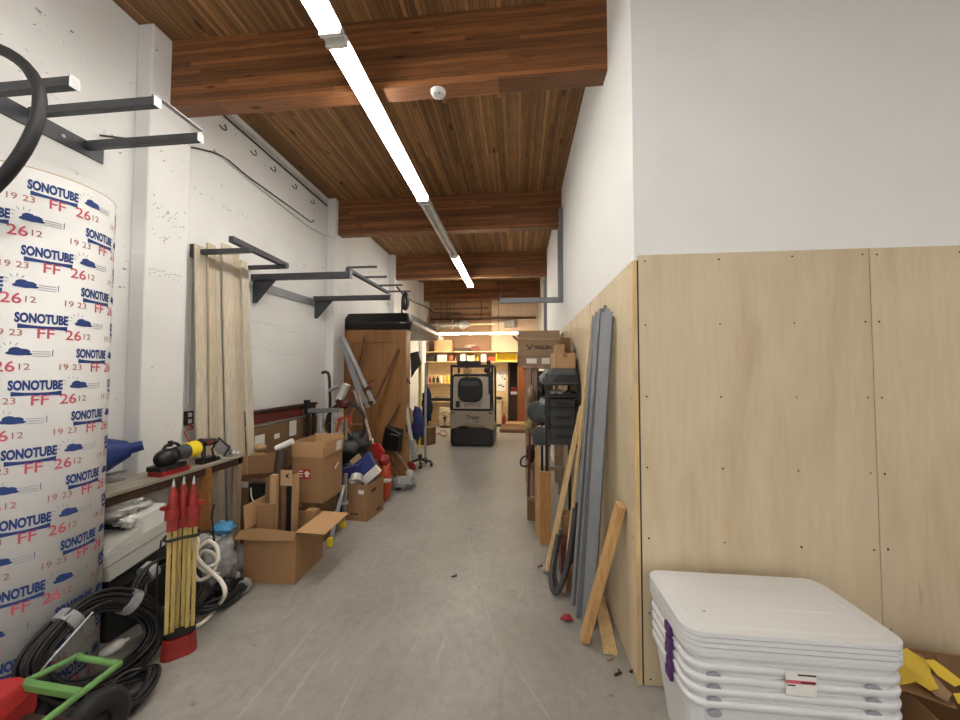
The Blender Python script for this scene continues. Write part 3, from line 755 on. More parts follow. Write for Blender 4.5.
# ------------------------------------------------------------------ cable coils
def coil(c, e1, e2, r1, r2, turns, thick, r, seed):
    rnd = random.Random(seed); e1, e2 = V(e1).normalized(), V(e2).normalized(); e3 = e1.cross(e2).normalized()
    b = MB(); c = V(c)
    for k in range(turns):
        o1, o3 = rnd.uniform(-thick, thick), rnd.uniform(-thick, thick); ph = rnd.uniform(0, 6)
        P = []
        for j in range(40):
            a = 2 * PI * j / 40; w_ = 1 + .02 * math.sin(2 * a + ph)
            P.append(c + e1 * (r1 + o1) * w_ * math.cos(a) + e2 * (r2 + o1) * w_ * math.sin(a) + e3 * (o3 + .012 * math.sin(3 * a + ph)))
        b.tube(P, r, 7, True)
    return b, (c, e1, e2, e3)
def wraps(fr, r1, r2, angs, thick, parent):
    c, e1, e2, e3 = fr
    for a in angs:
        p = c + e1 * r1 * math.cos(a) + e2 * r2 * math.sin(a); d = (-e1 * math.sin(a) * r1 + e2 * math.cos(a) * r2).normalized()
        MB().cyl(p - d * .03, p + d * .03, thick, thick, 14).build('tape_wrap', 'gtape', parent)
t = thing('cable_coil', 'big coil of black cable leaning on the printed tube, bound with grey tape', 'cable coil', (-2.5, 2.05, 0))
RING = smooth_pts([(-2.36, 1.60, .33), (-2.375, 1.71, .42), (-2.37, 1.84, .46), (-2.34, 1.98, .40), (-2.29, 2.09, .27), (-2.25, 2.11, .14), (-2.24, 2.02, .065), (-2.24, 1.87, .06), (-2.27, 1.73, .09), (-2.32, 1.63, .18)], 4, True)
rnd = random.Random(4); b = MB(); rn = V((.95, -.06, .29)).normalized(); rc = V((-2.31, 1.86, .25))
for k in range(28):
    o1, o3, ph = rnd.uniform(-.05, .05), rnd.uniform(-.046, .046), rnd.uniform(0, 6)
    P = []
    for j, p in enumerate(RING):
        q = p + (p - rc).normalized() * (o1 + .008 * math.sin(j * .31 + ph)) + rn * (o3 + .008 * math.sin(j * .47 + ph))
        q.z = max(q.z, .0125); P.append(q)
    b.tube(P, .0095, 7, True)
b.build('cable_turns', 'cable', t)
for j in (5, 13): p, d = RING[j], (RING[j + 1] - RING[j - 1]).normalized(); MB().cyl(p - d * .026, p + d * .026, .066, .066, 14).build('tape_wrap', 'gtape', t)
pl = V((-2.419, 2.003, 0.100))
MB().lathe([(.012, -.06), (.022, -.05), (.030, -.02), (.030, .03), (.02, .05), (.010, .055), (.010, .075), (0, .075)], pl, 14, axis=(.55, .75, .25)).build('white_connector', 'paper', t)
t = thing('cable_coil', 'smaller black cable coil with grey tape behind the tripod legs', 'cable coil', (-2.45, 2.5, 0))
b, fr = coil((-2.46, 2.36, .235), (.12, 1, -.1), (-.30, .05, .95), .18, .17, 13, .04, .0125, 2)
b.build('cable_turns', 'cable', t); wraps(fr, .18, .17, (math.radians(115),), .06, t)
t = thing('cable_coil', 'flat black cable coil on the floor under the white hose', 'cable coil', (-2.3, 2.6, 0))
b, fr = coil((-2.25, 2.62, .05), (.1, 1, 0), (-1, .1, .0), .19, .09, 8, .03, .0125, 3)
b.build('cable_turns', 'cable', t); wraps(fr, .19, .09, (math.radians(-40),), .05, t)
t = thing('cable_coil', 'low coil of black hose on the floor beneath the green cart rail', 'cable coil', (-2.6, 1.8, 0))
b, fr = coil((-2.06, 1.78, .06), (.9, .3, 0), (-.3, .9, .0), .09, .13, 7, .03, .012, 5)
b.build('cable_turns', 'cable', t)
b = MB(); b.tube([(-2.302, 1.450, 0.192), (-2.164, 1.530, 0.420), (-2.176, 1.700, 0.520)], .006, 6)
tag(b.build('thin_rod', 'alu'), 'thin pale rod lying slanted across the big black cable coil', 'rod')

# white hose tangle
hp = [(-2.306, 2.882, 0.020), (-2.391, 2.801, 0.100), (-2.288, 2.520, 0.279), (-2.333, 2.480, 0.369), (-2.280, 2.480, 0.451), (-2.202, 2.500, 0.402), (-2.187, 2.460, 0.317), (-2.257, 2.420, 0.278), (-2.307, 2.420, 0.359), (-2.279, 2.420, 0.480), (-2.233, 2.460, 0.534),
      (-2.160, 2.460, 0.488), (-2.122, 2.420, 0.411), (-2.196, 2.400, 0.383), (-2.248, 2.380, 0.466), (-2.255, 2.400, 0.560), (-2.294, 2.400, 0.572), (-2.240, 2.380, 0.459), (-2.120, 2.360, 0.381), (-2.019, 2.340, 0.330), (-1.961, 2.310, 0.265), (-2.219, 2.550, 0.020), (-2.177, 2.400, 0.020), (-2.207, 2.336, 0.020), (-2.372, 2.465, 0.020), (-2.543, 2.664, 0.050), (-2.213, 2.300, 0.381)]
b = MB(); b.tube(smooth_pts(hp, 6), .0135, 8)
tag(b.build('white_hose', 'hose_w'), 'tangled white hose on the floor between the tripod and the big box', 'hose')
# grey printed bag and blue piece
b = MB(); b.ell((-2.43, 2.80, .21), (.13, .12, .215), 28, 20, lump=.3, seed=11); b.ell((-2.50, 2.72, .40), (.11, .07, .05), 18, 12, lump=.5, seed=12)
tag(b.build('material_bag', 'greybag'), 'crumpled grey printed material bag beside the open cardboard box', 'bag')
b = MB(); b.ell((-2.42, 2.82, .475), (.085, .07, .04), 18, 12, lump=.45, seed=14); b.cyl((-2.42, 2.82, .38), (-2.42, 2.82, .46), .035, .03, 12)
tag(b.build('blue_bundle', 'skyblue'), 'light blue plastic bundle on top of the grey bag', 'bundle')
b = MB(); b.ell((-2.28, 2.68, .07), (.08, .06, .065), 16, 10, lump=.4, seed=15)
tag(b.build('black_fitting', 'black'), 'black lumpy hose fitting on the floor at the corner of the big box', 'fitting')
b = MB(); b.ell((-2.341, 2.869, 0.050), (.035, .03, .045), 14, 10, lump=.3, seed=16)
tag(b.build('white_cup', 'offwhite'), 'small dirty white cup lying near the box corner', 'cup')

# ------------------------------------------------------------------ green cart with a red fuel can
HZ = .42
t = thing('hand_cart', 'green tubular hand cart with black tyres at the lower left corner', 'cart', (-2.1, 1.45, 0))
A0, A1, B1, B0 = V((-2.115, 1.392, 0.420)), V((-2.060, 1.547, 0.420)), V((-1.816, 1.532, 0.420)), V((-1.807, 1.376, 0.420))
d0, d1 = (A1 - A0).normalized(), (B0 - B1).normalized()
b = MB(); b.tube(smooth_pts([A0 - d0 * .35, A0, A0 + (A1 - A0) * .8, A1 + d0 * .01, A1 + (B1 - A1) * .15, B1 - (B1 - A1) * .15, B1 + d1 * .0, B1 + (B0 - B1) * .2, B0, B0 + d1 * .35], 5), .0135, 10)
b.build('frame_loop', 'green', t)
MB().bar(A0, B0, .03, .03).build('cross_bar', 'green', t, .004)
P1, P2 = A0 - d0 * .32, B0 + d1 * .32
MB().bar(P1, P2, .03, .03).build('cross_bar', 'green', t, .004)
MB().plate([A0 - d0 * .02 - V((0, 0, .10)), B0 - V((0, 0, .10)), P2 - V((0, 0, .10)), P1 - V((0, 0, .10))], .012).build('deck', 'darkbrown', t)
def wheel(c, parent):
    pass
    ax = (B0 - A0).normalized()
    w_ = MB(); w_.lathe([(.062, -.03), (.115, -.042), (.142, -.028), (.15, 0), (.142, .028), (.115, .042), (.062, .03), (.062, -.03)], c, 28, axis=ax)
    o = w_.build('tyre', 'rubber', parent)
    h = MB(); h.lathe([(.02, -.03), (.060, -.020), (.063, .0), (.060, .020), (.02, .03)], c, 20, axis=ax); h.build('rim', 'dgrey2', o); MB().cyl(V(c) + ax * .028, V(c) + ax * .045, .026, n=14).build('hub_cap', 'green', o)
wc = V((-1.912, 1.508, 0.150)); wheel(wc, t); wheel(wc - (B0 - A0).normalized() * .42, t)
MB().cyl(wc, wc - (B0 - A0).normalized() * .42, .012, n=10).build('axle', 'steel', t)
t = thing('fuel_can', 'red plastic fuel can riding on the green cart', 'fuel can', (-2.17, 1.28, .33))
fc = V((-2.120, 1.338, 0.400)); fM = Matrix.Translation((fc.x - .085, fc.y - .055, .295)) @ Matrix.Rotation(math.radians(20), 4, 'Z')
b = MB(fM); b.rrect(0.02, 0, .30, .24, .05, .0, .09, .30, .24); b.rrect(0.02, 0, .30, .24, .05, .09, .145, .24, .18); b.build('can_body', 'red', t, .012)
b = MB(fM); b.cyl((-.06, -.04, .155), (-.06, -.04, .19), .025, n=14); b.build('cap', 'black', t)
b = MB(fM); b.tube(smooth_pts([(.06, .04, .15), (.05, .03, .19), (-.01, .0, .195), (-.03, -.01, .15)], 4), .014, 8); b.build('handle', 'red', t)

# ------------------------------------------------------------------ cardboard boxes
def cbox(name, label, cat, M, w, d, h, mt='card', flaps=None, tape=True, group=None, flapmat=None, th=.005):
    loc = M.translation
    t = thing(name, label, cat, loc, group)
    b = MB(M); x, y = w / 2, d / 2
    if flaps is None:
        b.box(-x, x, -y, y, .001, h); o = b.build('box_body', mt, t, .004)
        if tape:
            q = MB(M); q.box(-.025, .025, -y - .0015, y + .0015, h - .05, h + .0015); q.build('tape_strip', 'tapebrown', t)
    else:
        b.box(-x, x, -y, y, .001, th); b.box(-x, x, -y, -y + th, th, h); b.box(-x, x, y - th, y, th, h)
        b.box(-x, -x + th, -y + th, y - th, th, h); b.box(x - th, x, -y + th, y - th, th, h)
        o = b.build('box_body', mt, t)
        for side, (ang, ln) in flaps.items():
            a = math.radians(ang); q = MB(M)
            if side[1] == 'y':
                s = 1 if side[0] == '+' else -1; e = V((0, s * math.sin(a), math.cos(a))) * ln
                q.plate([(-x, s * y, h), (x, s * y, h), V((x, s * y, h)) + e, V((-x, s * y, h)) + e], th)
            else:
                s = 1 if side[0] == '+' else -1; e = V((s * math.sin(a), 0, math.cos(a))) * ln
                q.plate([(s * x, -y, h), (s * x, y, h), V((s * x, y, h)) + e, V((s * x, -y, h)) + e], th)
            q.build('flap', flapmat or mt, t)
    return t
def onface(M, face, w, d, u, z, pw, ph, mt, parent, name='printed_label', lift=.0015):
    """a thin label on a box side: face -y / +x / -x, u sideways, z height of its centre"""
    b = MB(M)
    if face == '-y': b.box(u - pw / 2, u + pw / 2, -d / 2 - lift, -d / 2 - lift * .2, z - ph / 2, z + ph / 2)
    elif face == '+x': b.box(w / 2 + lift * .2, w / 2 + lift, u - pw / 2, u + pw / 2, z - ph / 2, z + ph / 2)
    elif face == '-x': b.box(-w / 2 - lift, -w / 2 - lift * .2, u - pw / 2, u + pw / 2, z - ph / 2, z + ph / 2)
    return b.build(name, mt, parent)

# big open box in front
BM = T(-2.07, 3.12, 0, math.radians(2))
t = cbox('open_carton', 'largest open cardboard box on the floor, one flap spread towards the aisle', 'cardboard box', BM, .45, .46, .43, 'card', {'+x': (92, .25), '-x': (4, .2)}, flapmat='card_in')
q = MB(BM); q.add([(-.25, -.235, .435), (-.1, -.235, .455), (.05, -.235, .445), (.225, -.233, .43), (.225, -.262, .375), (.05, -.272, .37), (-.12, -.275, .37), (-.285, -.275, .375)], [(0, 1, 6, 7), (1, 2, 5, 6), (2, 3, 4, 5)])
o = q.build('flap', 'card', t); so = o.modifiers.new('thick', 'SOLIDIFY'); so.thickness = .006
# cardboard strips standing in it
def inbox(name, label, cat, x0, x1, y0, y1, z1, mt, M=BM, z0=.007):
    b = MB(M); b.box(x0, x1, y0, y1, z0, z1); return tag(b.build(name, mt, bevel=.003), label, cat)
inbox('flat_carton', 'brown cardboard panel standing at the left in the largest open box', 'cardboard', -.21, -.06, -.10, -.075, .60, 'card')
inbox('cardboard_strip', 'first tall cardboard strip standing in the largest open box', 'cardboard', -.205, -.160, .0, .03, .80, 'card3')
inbox('cardboard_strip', 'pale tall cardboard strip with a taped end in the largest open box', 'cardboard', -.150, -.095, -.02, .03, .83, 'card2')
inbox('cardboard_strip', 'third tall cardboard strip beside the black board in the largest open box', 'cardboard', -.075, -.030, .03, .06, .80, 'card3')
inbox('black_board', 'narrow black board standing in the largest open box', 'board', -.022, .018, .03, .05, .78, 'black')
inbox('cardboard_strip', 'thin pale cardboard edge at the right of the black board', 'cardboard', .03, .042, .02, .12, .82, 'card2')
inbox('flat_carton', 'folded small carton in the right corner of the largest open box', 'cardboard', .10, .205, .13, .20, .47, 'card')
# rolled drawing with tag
t = thing('rolled_sheet', 'brown patterned roll with a white end sticking out behind the cardboard strips', 'roll', (-2.15, 3.25, .7))
p0, p1 = V((-2.13, 3.30, .62)), V((-2.230, 3.300, 1.040))
p0 = V((p1.x - .01, 3.24, .72))
MB().cyl(p0, p1 - V((.02, 0, .03)), .05, .05, 18).build('roll', 'darkbrown', t)
d = V((.9, .1, .42)).normalized(); c_ = p1 + V((0, 0, .02))
MB().cyl(c_ - d * .08, c_ + d * .09, .028, .028, 16).build('white_end', 'paper', t)
tg = V((-2.017, 3.020, 0.841)); b = MB(); b.box(tg.x - .05, tg.x + .055, 3.02, 3.025, tg.z - .075, tg.z + .06); o = b.build('paper_tag', 'card2', t)
b = MB(); b.plate([(tg.x + .03, 3.019, tg.z + .035), (tg.x - .01, 3.019, tg.z + .01), (tg.x + .03, 3.019, tg.z - .015), (tg.x + .02, 3.019, tg.z + .01)], .001); b.build('arrow_mark', 'ink_dark', o)

# box behind, left
M2 = T(-2.66, 3.70, 0, math.radians(4))
t = cbox('open_carton', 'dark open carton behind the largest box, one flap folded up over it', 'cardboard box', M2, .46, .34, .66, 'card3', {'-x': (20, .16), '+x': (15, .12)})
q = MB(M2); q.plate([(-.26, -.19, .70), (.24, -.19, .74), (.24, -.20, .94), (-.26, -.20, .88)], .006); q.build('flap', 'card', t)
q = MB(M2); q.plate([(-.255, -.197, .70), (-.10, -.197, .712), (-.10, -.207, .92), (-.255, -.207, .885)], .003); q.build('tape_strip', 'card2', t)
onface(M2, '-y', .46, .34, -.15, .60, .07, .06, 'offwhite', t)
b = MB(M2); b.box(-.05, .17, -.26, -.18, .30, .64); tag(b.build('black_folder', 'black', bevel=.004), 'black folder box standing between the cartons with a white cord across', 'folder')
b = MB(M2); b.tube(smooth_pts([(-.02, -.27, .60), (.0, -.28, .50), (.06, -.275, .42), (.12, -.27, .38)], 4), .005, 6); tag(b.build('white_string', 'paper'), 'short white string hanging over the black folder box', 'cord')
b = MB(); b.ell((-2.802, 3.750, 0.927), (.06, .05, .045), lump=.5, seed=21); b.ell(V((-2.824, 3.750, 0.861)) + V((.0, 0, -.01)), (.09, .05, .03), lump=.4, seed=22)
tag(b.build('yellow_glove', 'card2'), 'crumpled yellowish glove lying on the dark carton behind', 'glove')

# carton under the labelled box, then the labelled box
M3 = T(-2.17, 3.70, 0, math.radians(-2))
t = cbox('carton', 'brown carton half hidden beneath the box with the red label', 'cardboard box', M3, .34, .42, .455, 'card3')
M4 = T(-2.09, 3.665, .458, math.radians(0))
t = cbox('open_carton', 'cardboard box with a red printed label, topmost of its stack by the big open box', 'cardboard box', M4, .33, .39, .45, 'card', {'-y': (5, .15), '+x': (8, .15), '+y': (8, .17), '-x': (-6, .16)}, flapmat='card_in')
onface(M4, '-y', .33, .39, -.03, .285, .125, .095, 'red', t)
for dz in (-.026, 0, .026): onface(M4, '-y', .33, .39, -.068, .285 + dz, .04, .013, 'paper', t, 'printed_text', .0024)
b = MB(M4); b.plate([(-.04, -.1976, .285), (-.005, -.1976, .32), (.03, -.1976, .285), (.012, -.1976, .285), (.012, -.1976, .255), (-.022, -.1976, .255), (-.022, -.1976, .285)], .0006); b.build('arrow_mark', 'paper', t)
b = MB(M4)
b.plate([(.1665, .02, .265), (.1665, .05, .28), (.1665, .13, .345), (.1665, .10, .35), (.1665, .03, .305)], .0008); b.build('printed_emblem', 'ink_rust', t)
b = MB(M4); b.plate([(.1675, .035, .278), (.1675, .11, .325), (.1675, .10, .34), (.1675, .03, .295)], .0006); b.build('emblem_stripe', 'paper', t)
b = MB(M4); b.plate([(.180, .02, .475), (.180, .13, .475), (.192, .13, .575), (.192, .02, .575)], .0012); o = b.build('shipping_label', 'paper', t)
b = MB(M4)
for k in range(3): b.plate([(.1825 + .002 * k, .04, .505 + .025 * k), (.1825 + .002 * k, .10, .505 + .025 * k), (.1833 + .002 * k, .10, .515 + .025 * k), (.1833 + .002 * k, .04, .515 + .025 * k)], .0012)
b.build('label_text', 'ink_dark', o)

# step ladder folded between the boxes
t = thing('step_ladder', 'folded aluminium step ladder with yellow feet behind the largest box', 'ladder', (-1.93, 3.85, 0))
for p, q in (((-1.895, 3.57, .03), (-1.93, 3.92, .50)), ((-1.97, 4.0, .03), (-1.93, 3.96, .62))):
    MB().bar(p, q, .035, .025).build('leg', 'alu', t, .003)
    b = MB(); b.bar(V(p) - V((0, 0, .028)), V(p) + V((0, 0, .05)), .055, .05); b.build('foot', 'yellow', t, .008)
MB().bar((-1.90, 3.66, .22), (-2.05, 3.99, .24), .03, .03).build('brace', 'skyblue', t)
MB().bar((-2.0, 3.93, .30), (-1.91, 3.98, .30), .10, .02).build('tread', 'alu', t)

# box on the right with blue packaging
M5 = T(-1.885, 4.395, 0, math.radians(-7))
t = cbox('open_carton', 'cardboard box filled with blue packaging, standing at the edge of the aisle', 'cardboard box', M5, .28, .40, .43, 'card', {})
onface(M5, '-y', .28, .40, .06, .34, .07, .045, 'paper', t)
onface(M5, '-y', .28, .40, -.02, .08, .10, .015, 'ink_dark', t, 'printed_text'); 
onface(M5, '+x', .28, .40, -.05, .33, .12, .04, 'ink_dark', t, 'printed_text'); onface(M5, '+x', .28, .40, .08, .06, .10, .03, 'ink_dark', t, 'printed_text')
def tilted(name, mt, c, size, rx, ry, rz, label, cat):
    b = MB(T(*c, rz, rx, ry)); x, y, z = [q / 2 for q in size]; b.box(-x, x, -y, y, -z, z)
    return tag(b.build(name, mt, bevel=.004), label, cat)
tilted('blue_box', 'bluebox', V((-1.90, 4.42, .60)), (.25, .07, .19), math.radians(-18), math.radians(-38), 0, 'blue cardboard box tilted up out of the carton at the aisle edge', 'box')
tilted('blue_binder', 'bluebox', V((-2.03, 4.36, .53)), (.20, .10, .14), 0, math.radians(-14), 0, 'second blue box lying lower left of the tilted one', 'box')
tilted('white_box', 'paper', V((-1.80, 4.36, .50)), (.25, .06, .10), math.radians(10), math.radians(-42), 0, 'white printed box leaning on the rim of the blue-filled carton', 'box')
b = MB(); b.cyl((-1.935, 4.24, .44), (-1.955, 4.30, .50), .07, .07, 20); b.ell((-1.985, 4.26, .45), (.05, .05, .05), lump=.3, seed=31)
tag(b.build('paper_roll', 'offwhite'), 'white roll lying in the blue-filled carton', 'roll')
tilted('card_flap', 'card2', V((-2.06, 4.52, .62)), (.16, .01, .13), math.radians(-15), math.radians(-40), 0, 'loose tan cardboard flap behind the blue boxes', 'cardboard')

# ------------------------------------------------------------------ flat carton against the wall with papers and a rail over it
t = thing('flat_carton', 'long brown carton against the white wall with white papers stuck on it', 'cardboard box', (-3.06, 4.6, 0))
MB().box(-3.13, -3.02, 3.92, 5.25, .30, 1.10).build('box_body', 'card3', t, .004)
for (px, py, w_, h_) in ((260, 440, .16, .12), (277, 437, .10, .06), (293, 427, .15, .20)):
    q = V((-3.018, 4.019, 0.960)) if px == 260 else V((-3.018, 4.323, 0.955)) if px == 277 else V((-3.018, 4.649, 1.007))
    MB().box(-3.02, -3.0175, q.y - w_ / 2, q.y + w_ / 2, q.z - h_ / 2, q.z + h_ / 2).build('paper_sheet', 'paper', t)
MB().box(-3.10, -3.03, 3.92, 5.25, .0, .30).build('lower_panel', 'darkbrown', t)
b = MB(); b.bar((-3.10, 3.90, 1.20), (-3.10, 5.30, 1.20), .05, .12); tag(b.build('wood_rail', 'maroon', bevel=.003), 'reddish brown wood rail along the wall above the long carton', 'rail')
b = MB(); b.bar((-3.09, 3.90, 1.285), (-3.09, 5.30, 1.285), .08, .035); tag(b.build('wood_rail', 'darkbrown', bevel=.003), 'dark brown plank edge lying on the reddish wall rail', 'rail')

# ------------------------------------------------------------------ pipe stand, wheel and tools by the second column
t = thing('pipe_stand', 'dark pipe stand with a horizontal bar behind the labelled box', 'stand', (-2.8, 4.9, 0))
MB().bar((-2.990, 4.850, 1.214), (-2.490, 4.850, 1.234), .06, .06).build('cross_bar', 'steel_l', t, .006)
for x in (308, 314):
    p = V((-2.932, 4.850, 1.313)) if x == 308 else V((-2.860, 4.880, 1.241)); MB().cyl((p.x, p.y, 0), p, .026, n=12).build('post', 'black', t)
p = V((-2.738, 4.850, 1.217)); MB().cyl((p.x, p.y, 0), (p.x, p.y, p.z - .02), .03, n=12).build('post', 'tipwhite', t)
MB().bar((-2.948, 4.850, 1.369), (-2.944, 4.850, 1.173), .06, .07).build('clamp', 'black', t, .004)
b = MB(); b.tube(smooth_pts([(-2.874, 5.100, 1.747), (-2.812, 5.100, 1.762), (-2.765, 5.100, 1.703), (-2.745, 5.100, 1.425), (-2.741, 5.100, 1.177), (-2.74, 5.1, 0.02)], 4), .022, 8)
tag(b.build('bent_pipe', 'wire'), 'black bent pipe standing against the white wall', 'pipe')
c_ = V((-2.444, 5.000, 1.021))
t = thing('bicycle_wheel', 'black tyred wheel with orange rim standing among the tools', 'wheel', (c_.x, 5.0, 0))
b = MB(); b.tube([c_ + V((math.cos(a) * .27, .03 * math.cos(a), math.sin(a) * .30)) for a in [2 * PI * k / 40 for k in range(40)]], .028, 8, True); b.build('tyre', 'rubber', t)
for a in (0, 60, 120): MB().cyl(c_ + V((.25 * math.cos(math.radians(a)), 0, .28 * math.sin(math.radians(a)))), c_ - V((.25 * math.cos(math.radians(a)), 0, .28 * math.sin(math.radians(a)))), .004, n=6).build('spoke', 'alu', t)
t = thing('bar_clamp', 'orange metal clamp hanging inside the black wheel', 'clamp', (-2.410, 4.900, 1.021))
b = MB(); b.bar((-2.540, 4.900, 0.922), (-2.484, 4.900, 1.104), .03, .03); b.bar((-2.513, 4.900, 1.089), (-2.339, 4.900, 1.148), .03, .035); b.bar((-2.353, 4.900, 1.147), (-2.322, 4.900, 1.023), .03, .03); b.build('clamp_frame', 'orange', t)
MB().bar((-2.372, 4.880, 1.122), (-2.382, 4.880, 0.817), .025, .02).build('screw', 'oldwood', t)
b = MB(); b.bar((-2.489, 4.900, 1.383), (-2.389, 4.900, 1.594), .10, .08); tag(b.build('white_block', 'offwhite', bevel=.01), 'off-white block propped on the pipe stand', 'block')
b = MB(); b.bar((-2.707, 5.000, 1.489), (-2.573, 5.000, 1.561), .10, .03); tag(b.build('trowel_blade', 'alu', bevel=.005), 'grey metal blade beside the off-white block', 'blade')
b = MB(); b.ell((-2.494, 5.000, 1.319), (.10, .08, .08), lump=.4, seed=41); tag(b.build('engine_part', 'maroon'), 'dark red lump of machine metal under the off-white block', 'machine part')
t = thing('spreader', 'folded aluminium channel bundle leaning across the wooden cabinet', 'channel', (-2.4, 5.8, 0))
for k, (a, b_) in enumerate(((( (-2.870, 5.620, 2.331) ), ((-2.270, 5.350, 1.217))), (((-2.807, 5.630, 2.315)), ((-2.188, 5.380, 1.276))), (((-2.812, 5.610, 2.199)), ((-2.370, 5.360, 1.276))))):
    MB().bar(a, b_, .055, .03, (0, -1, 0)).build('channel', ('galv', 'alu', 'galv')[k], t, .003)
MB().bar((-2.435, 5.400, 1.241), (-2.197, 5.400, 1.305), .07, .05).build('end_shoe', 'wire', t, .004)
b = MB(); b.tube(smooth_pts([(-2.642, 6.020, 2.385), (-2.620, 5.900, 2.102), (-2.635, 5.750, 1.797), (-2.612, 5.600, 1.476), (-2.618, 5.450, 1.095), (-2.62, 5.32, .02)], 5), .020, 8)
tag(b.build('axe_handle', 'brownwood'), 'curved brown wooden handle leaning on the cabinet', 'handle')
b = MB(); b.bar((-2.045, 6.100, 2.163), (-2.294, 5.600, 1.256), .035, .03); tag(b.build('wood_stick', 'brownwood'), 'straight dark red stick leaning diagonally on the wooden cabinet', 'stick')
b = MB(); b.bar((-2.597, 5.500, 1.434), (-2.242, 5.500, 1.639), .02, .02); tag(b.build('iron_bar', 'maroon'), 'thin dark iron bar slanting in front of the aluminium channels', 'bar')
b = MB(); b.bar((-2.492, 5.450, 1.391), (-2.284, 5.450, 1.531), .10, .06); tag(b.build('plane_block', 'maroon', bevel=.01), 'dark red wooden block lying among the channels', 'block')
b = MB(); b.bar((-2.495, 5.350, 1.473), (-1.976, 4.950, 0.647), .03, .03); tag(b.build('tool_shaft', 'tipwhite'), 'pale tool shaft slanting down to the red shovel', 'shaft')
b = MB(); b.bar((-2.363, 5.200, 1.467), (-2.030, 4.900, 0.821), .035, .03); tag(b.build('tool_shaft', 'oldwood'), 'worn wooden shaft beside the pale one', 'shaft')
b = MB(); b.bar((-2.851, 5.050, 1.152), (-2.699, 4.950, 0.883), .03, .03); tag(b.build('wood_stick', 'pine'), 'short light wood stick under the horizontal pipe bar', 'stick')
for k, (lab, mt_, x0, sz) in enumerate((('dark canvas bundle stuffed behind the blue-filled carton', 'greycloth', (-2.338, 5.100, 0.735), (.22, .14, .16)), ('black rubber bundle beneath the bicycle wheel', 'black', (-2.384, 4.950, 0.637), (.20, .14, .20)), ('dark red toolbox shape lying behind the blue boxes', 'maroon', (-2.336, 5.300, 0.772), (.16, .12, .12)))):
    b = MB(); x0 = V(x0)
    b.ell(x0, sz, lump=.35, seed=50 + k); b.ell((x0.x, x0.y, x0.z * .45), (sz[0] * 1.1, sz[1] * 1.1, x0.z * .45), lump=.25, seed=60 + k); tag(b.build('cloth_bundle' if k < 2 else 'tool_bag', mt_), lab, 'bundle')
b = MB(); b.ell(V((-2.204, 4.350, 0.243)), (.13, .12, .30), lump=.3, seed=71); tag(b.build('navy_bag', 'navy'), 'navy bag squeezed between the labelled box and the blue-filled carton', 'bag')
b = MB(); b.prism([(p.x, p.y, p.z) for p in (V((-2.029, 4.900, 0.766)), V((-1.915, 4.900, 0.782)), V((-1.842, 4.900, 0.661)), V((-1.883, 4.900, 0.523)), V((-1.984, 4.900, 0.575)))], (0, .05, 0)); tag(b.build('shovel_blade_red', 'red', bevel=.015), 'red shovel blade standing up behind the blue-filled carton', 'shovel')
t = thing('safety_vest_bundle', 'orange and red bundle wedged between the carton and the cabinet', 'bundle', (-1.8, 4.85, 0))
p = V((-1.805, 4.850, 0.321)); b = MB(); b.ell((p.x, p.y, .28), (.085, .08, .28), lump=.35, seed=75); b.build('cloth', 'orange', t)
b = MB(); b.ell((p.x + .005, p.y - .02, .30), (.09, .08, .04), n=16, k=8, lump=.2, seed=76); b.build('reflective_band', 'offwhite', t)
b = MB(); b.ell((p.x - .02, p.y, .56), (.08, .075, .08), lump=.3, seed=77); b.build('red_part', 'redp', t)

# ------------------------------------------------------------------ wooden cabinet and cargo box
CX0, CX1, CY0, CY1, CZ = -3.125, -1.92, 6.1, 6.42, 2.50
t = thing('wooden_cabinet', 'tall honey-coloured plywood cabinet against the left wall under the black cargo box', 'cabinet', ((CX0 + CX1) / 2, (CY0 + CY1) / 2, 0))
MB().box(CX0, CX1 - .02, CY0 + .03, CY0 + .05, .0, CZ).build('side_panel', 'cabwood', t)
b = MB(); b.box(CX1 - .15, CX1, CY0, CY0 + .03, 0, CZ); b.build('stile', 'cabwood', t, .004)
MB().box(CX0, CX0 + .06, CY0, CY0 + .02, 0, CZ).build('stile', 'cabwood', t, .002)
MB().box(CX0 + .06, CX1 - .15, CY0 + .008, CY0 + .03, CZ - .22, CZ).build('top_rail', 'cabwood', t, .002)
MB().box(CX0, CX1, CY0 + .04, CY1, CZ - .03, CZ).build('top_panel', 'cabwood', t)
MB().box(CX1 - .05, CX1, CY0 + .02, CY0 + .12, 0, CZ - .03).build('corner_post', 'cabwood', t, .003)
MB().box(CX0, CX1 - .05, CY1 - .02, CY1, 0, CZ - .03).build('side_panel', 'cabwood', t)
MB().box(CX1 - .04, CX1 - .01, CY0 + .13, CY1 - .03, .02, CZ - .03).build('door', 'cabwood', t, .004)
t = thing('cargo_box', 'long black roof cargo box lying on top of the wooden cabinet', 'cargo box', (-2.5, 7.2, 2.51))
def tray(x0, x1, y0, y1, z0, z1, r=.12, sx=.93):
    b = MB(); b.rrect((x0 + x1) / 2, (y0 + y1) / 2, (x1 - x0), (y1 - y0), r, z0, z1, (x1 - x0) * sx, (y1 - y0) * .97); return b
b = MB(); b.rrect(-2.468, 7.25, 1.20, 2.3, .1, 2.51, 2.60, 1.26, 2.36); b.build('lower_shell', 'black', t, .02)
b = MB(); b.rrect(-2.468, 7.25, 1.29, 2.38, .1, 2.60, 2.64); b.build('seam_rim', 'dgrey2', t, .006)
b = MB(); b.rrect(-2.468, 7.25, 1.26, 2.36, .1, 2.64, 2.80, 1.14, 2.18); b.build('lid', 'black', t, .04)
for x in (-1.86, -1.89): MB().box(x, x + .018, 6.3, 8.3, 2.60 + (x + 1.89) * 2, 2.615 + (x + 1.89) * 2).build('side_strip', 'tipwhite', t)
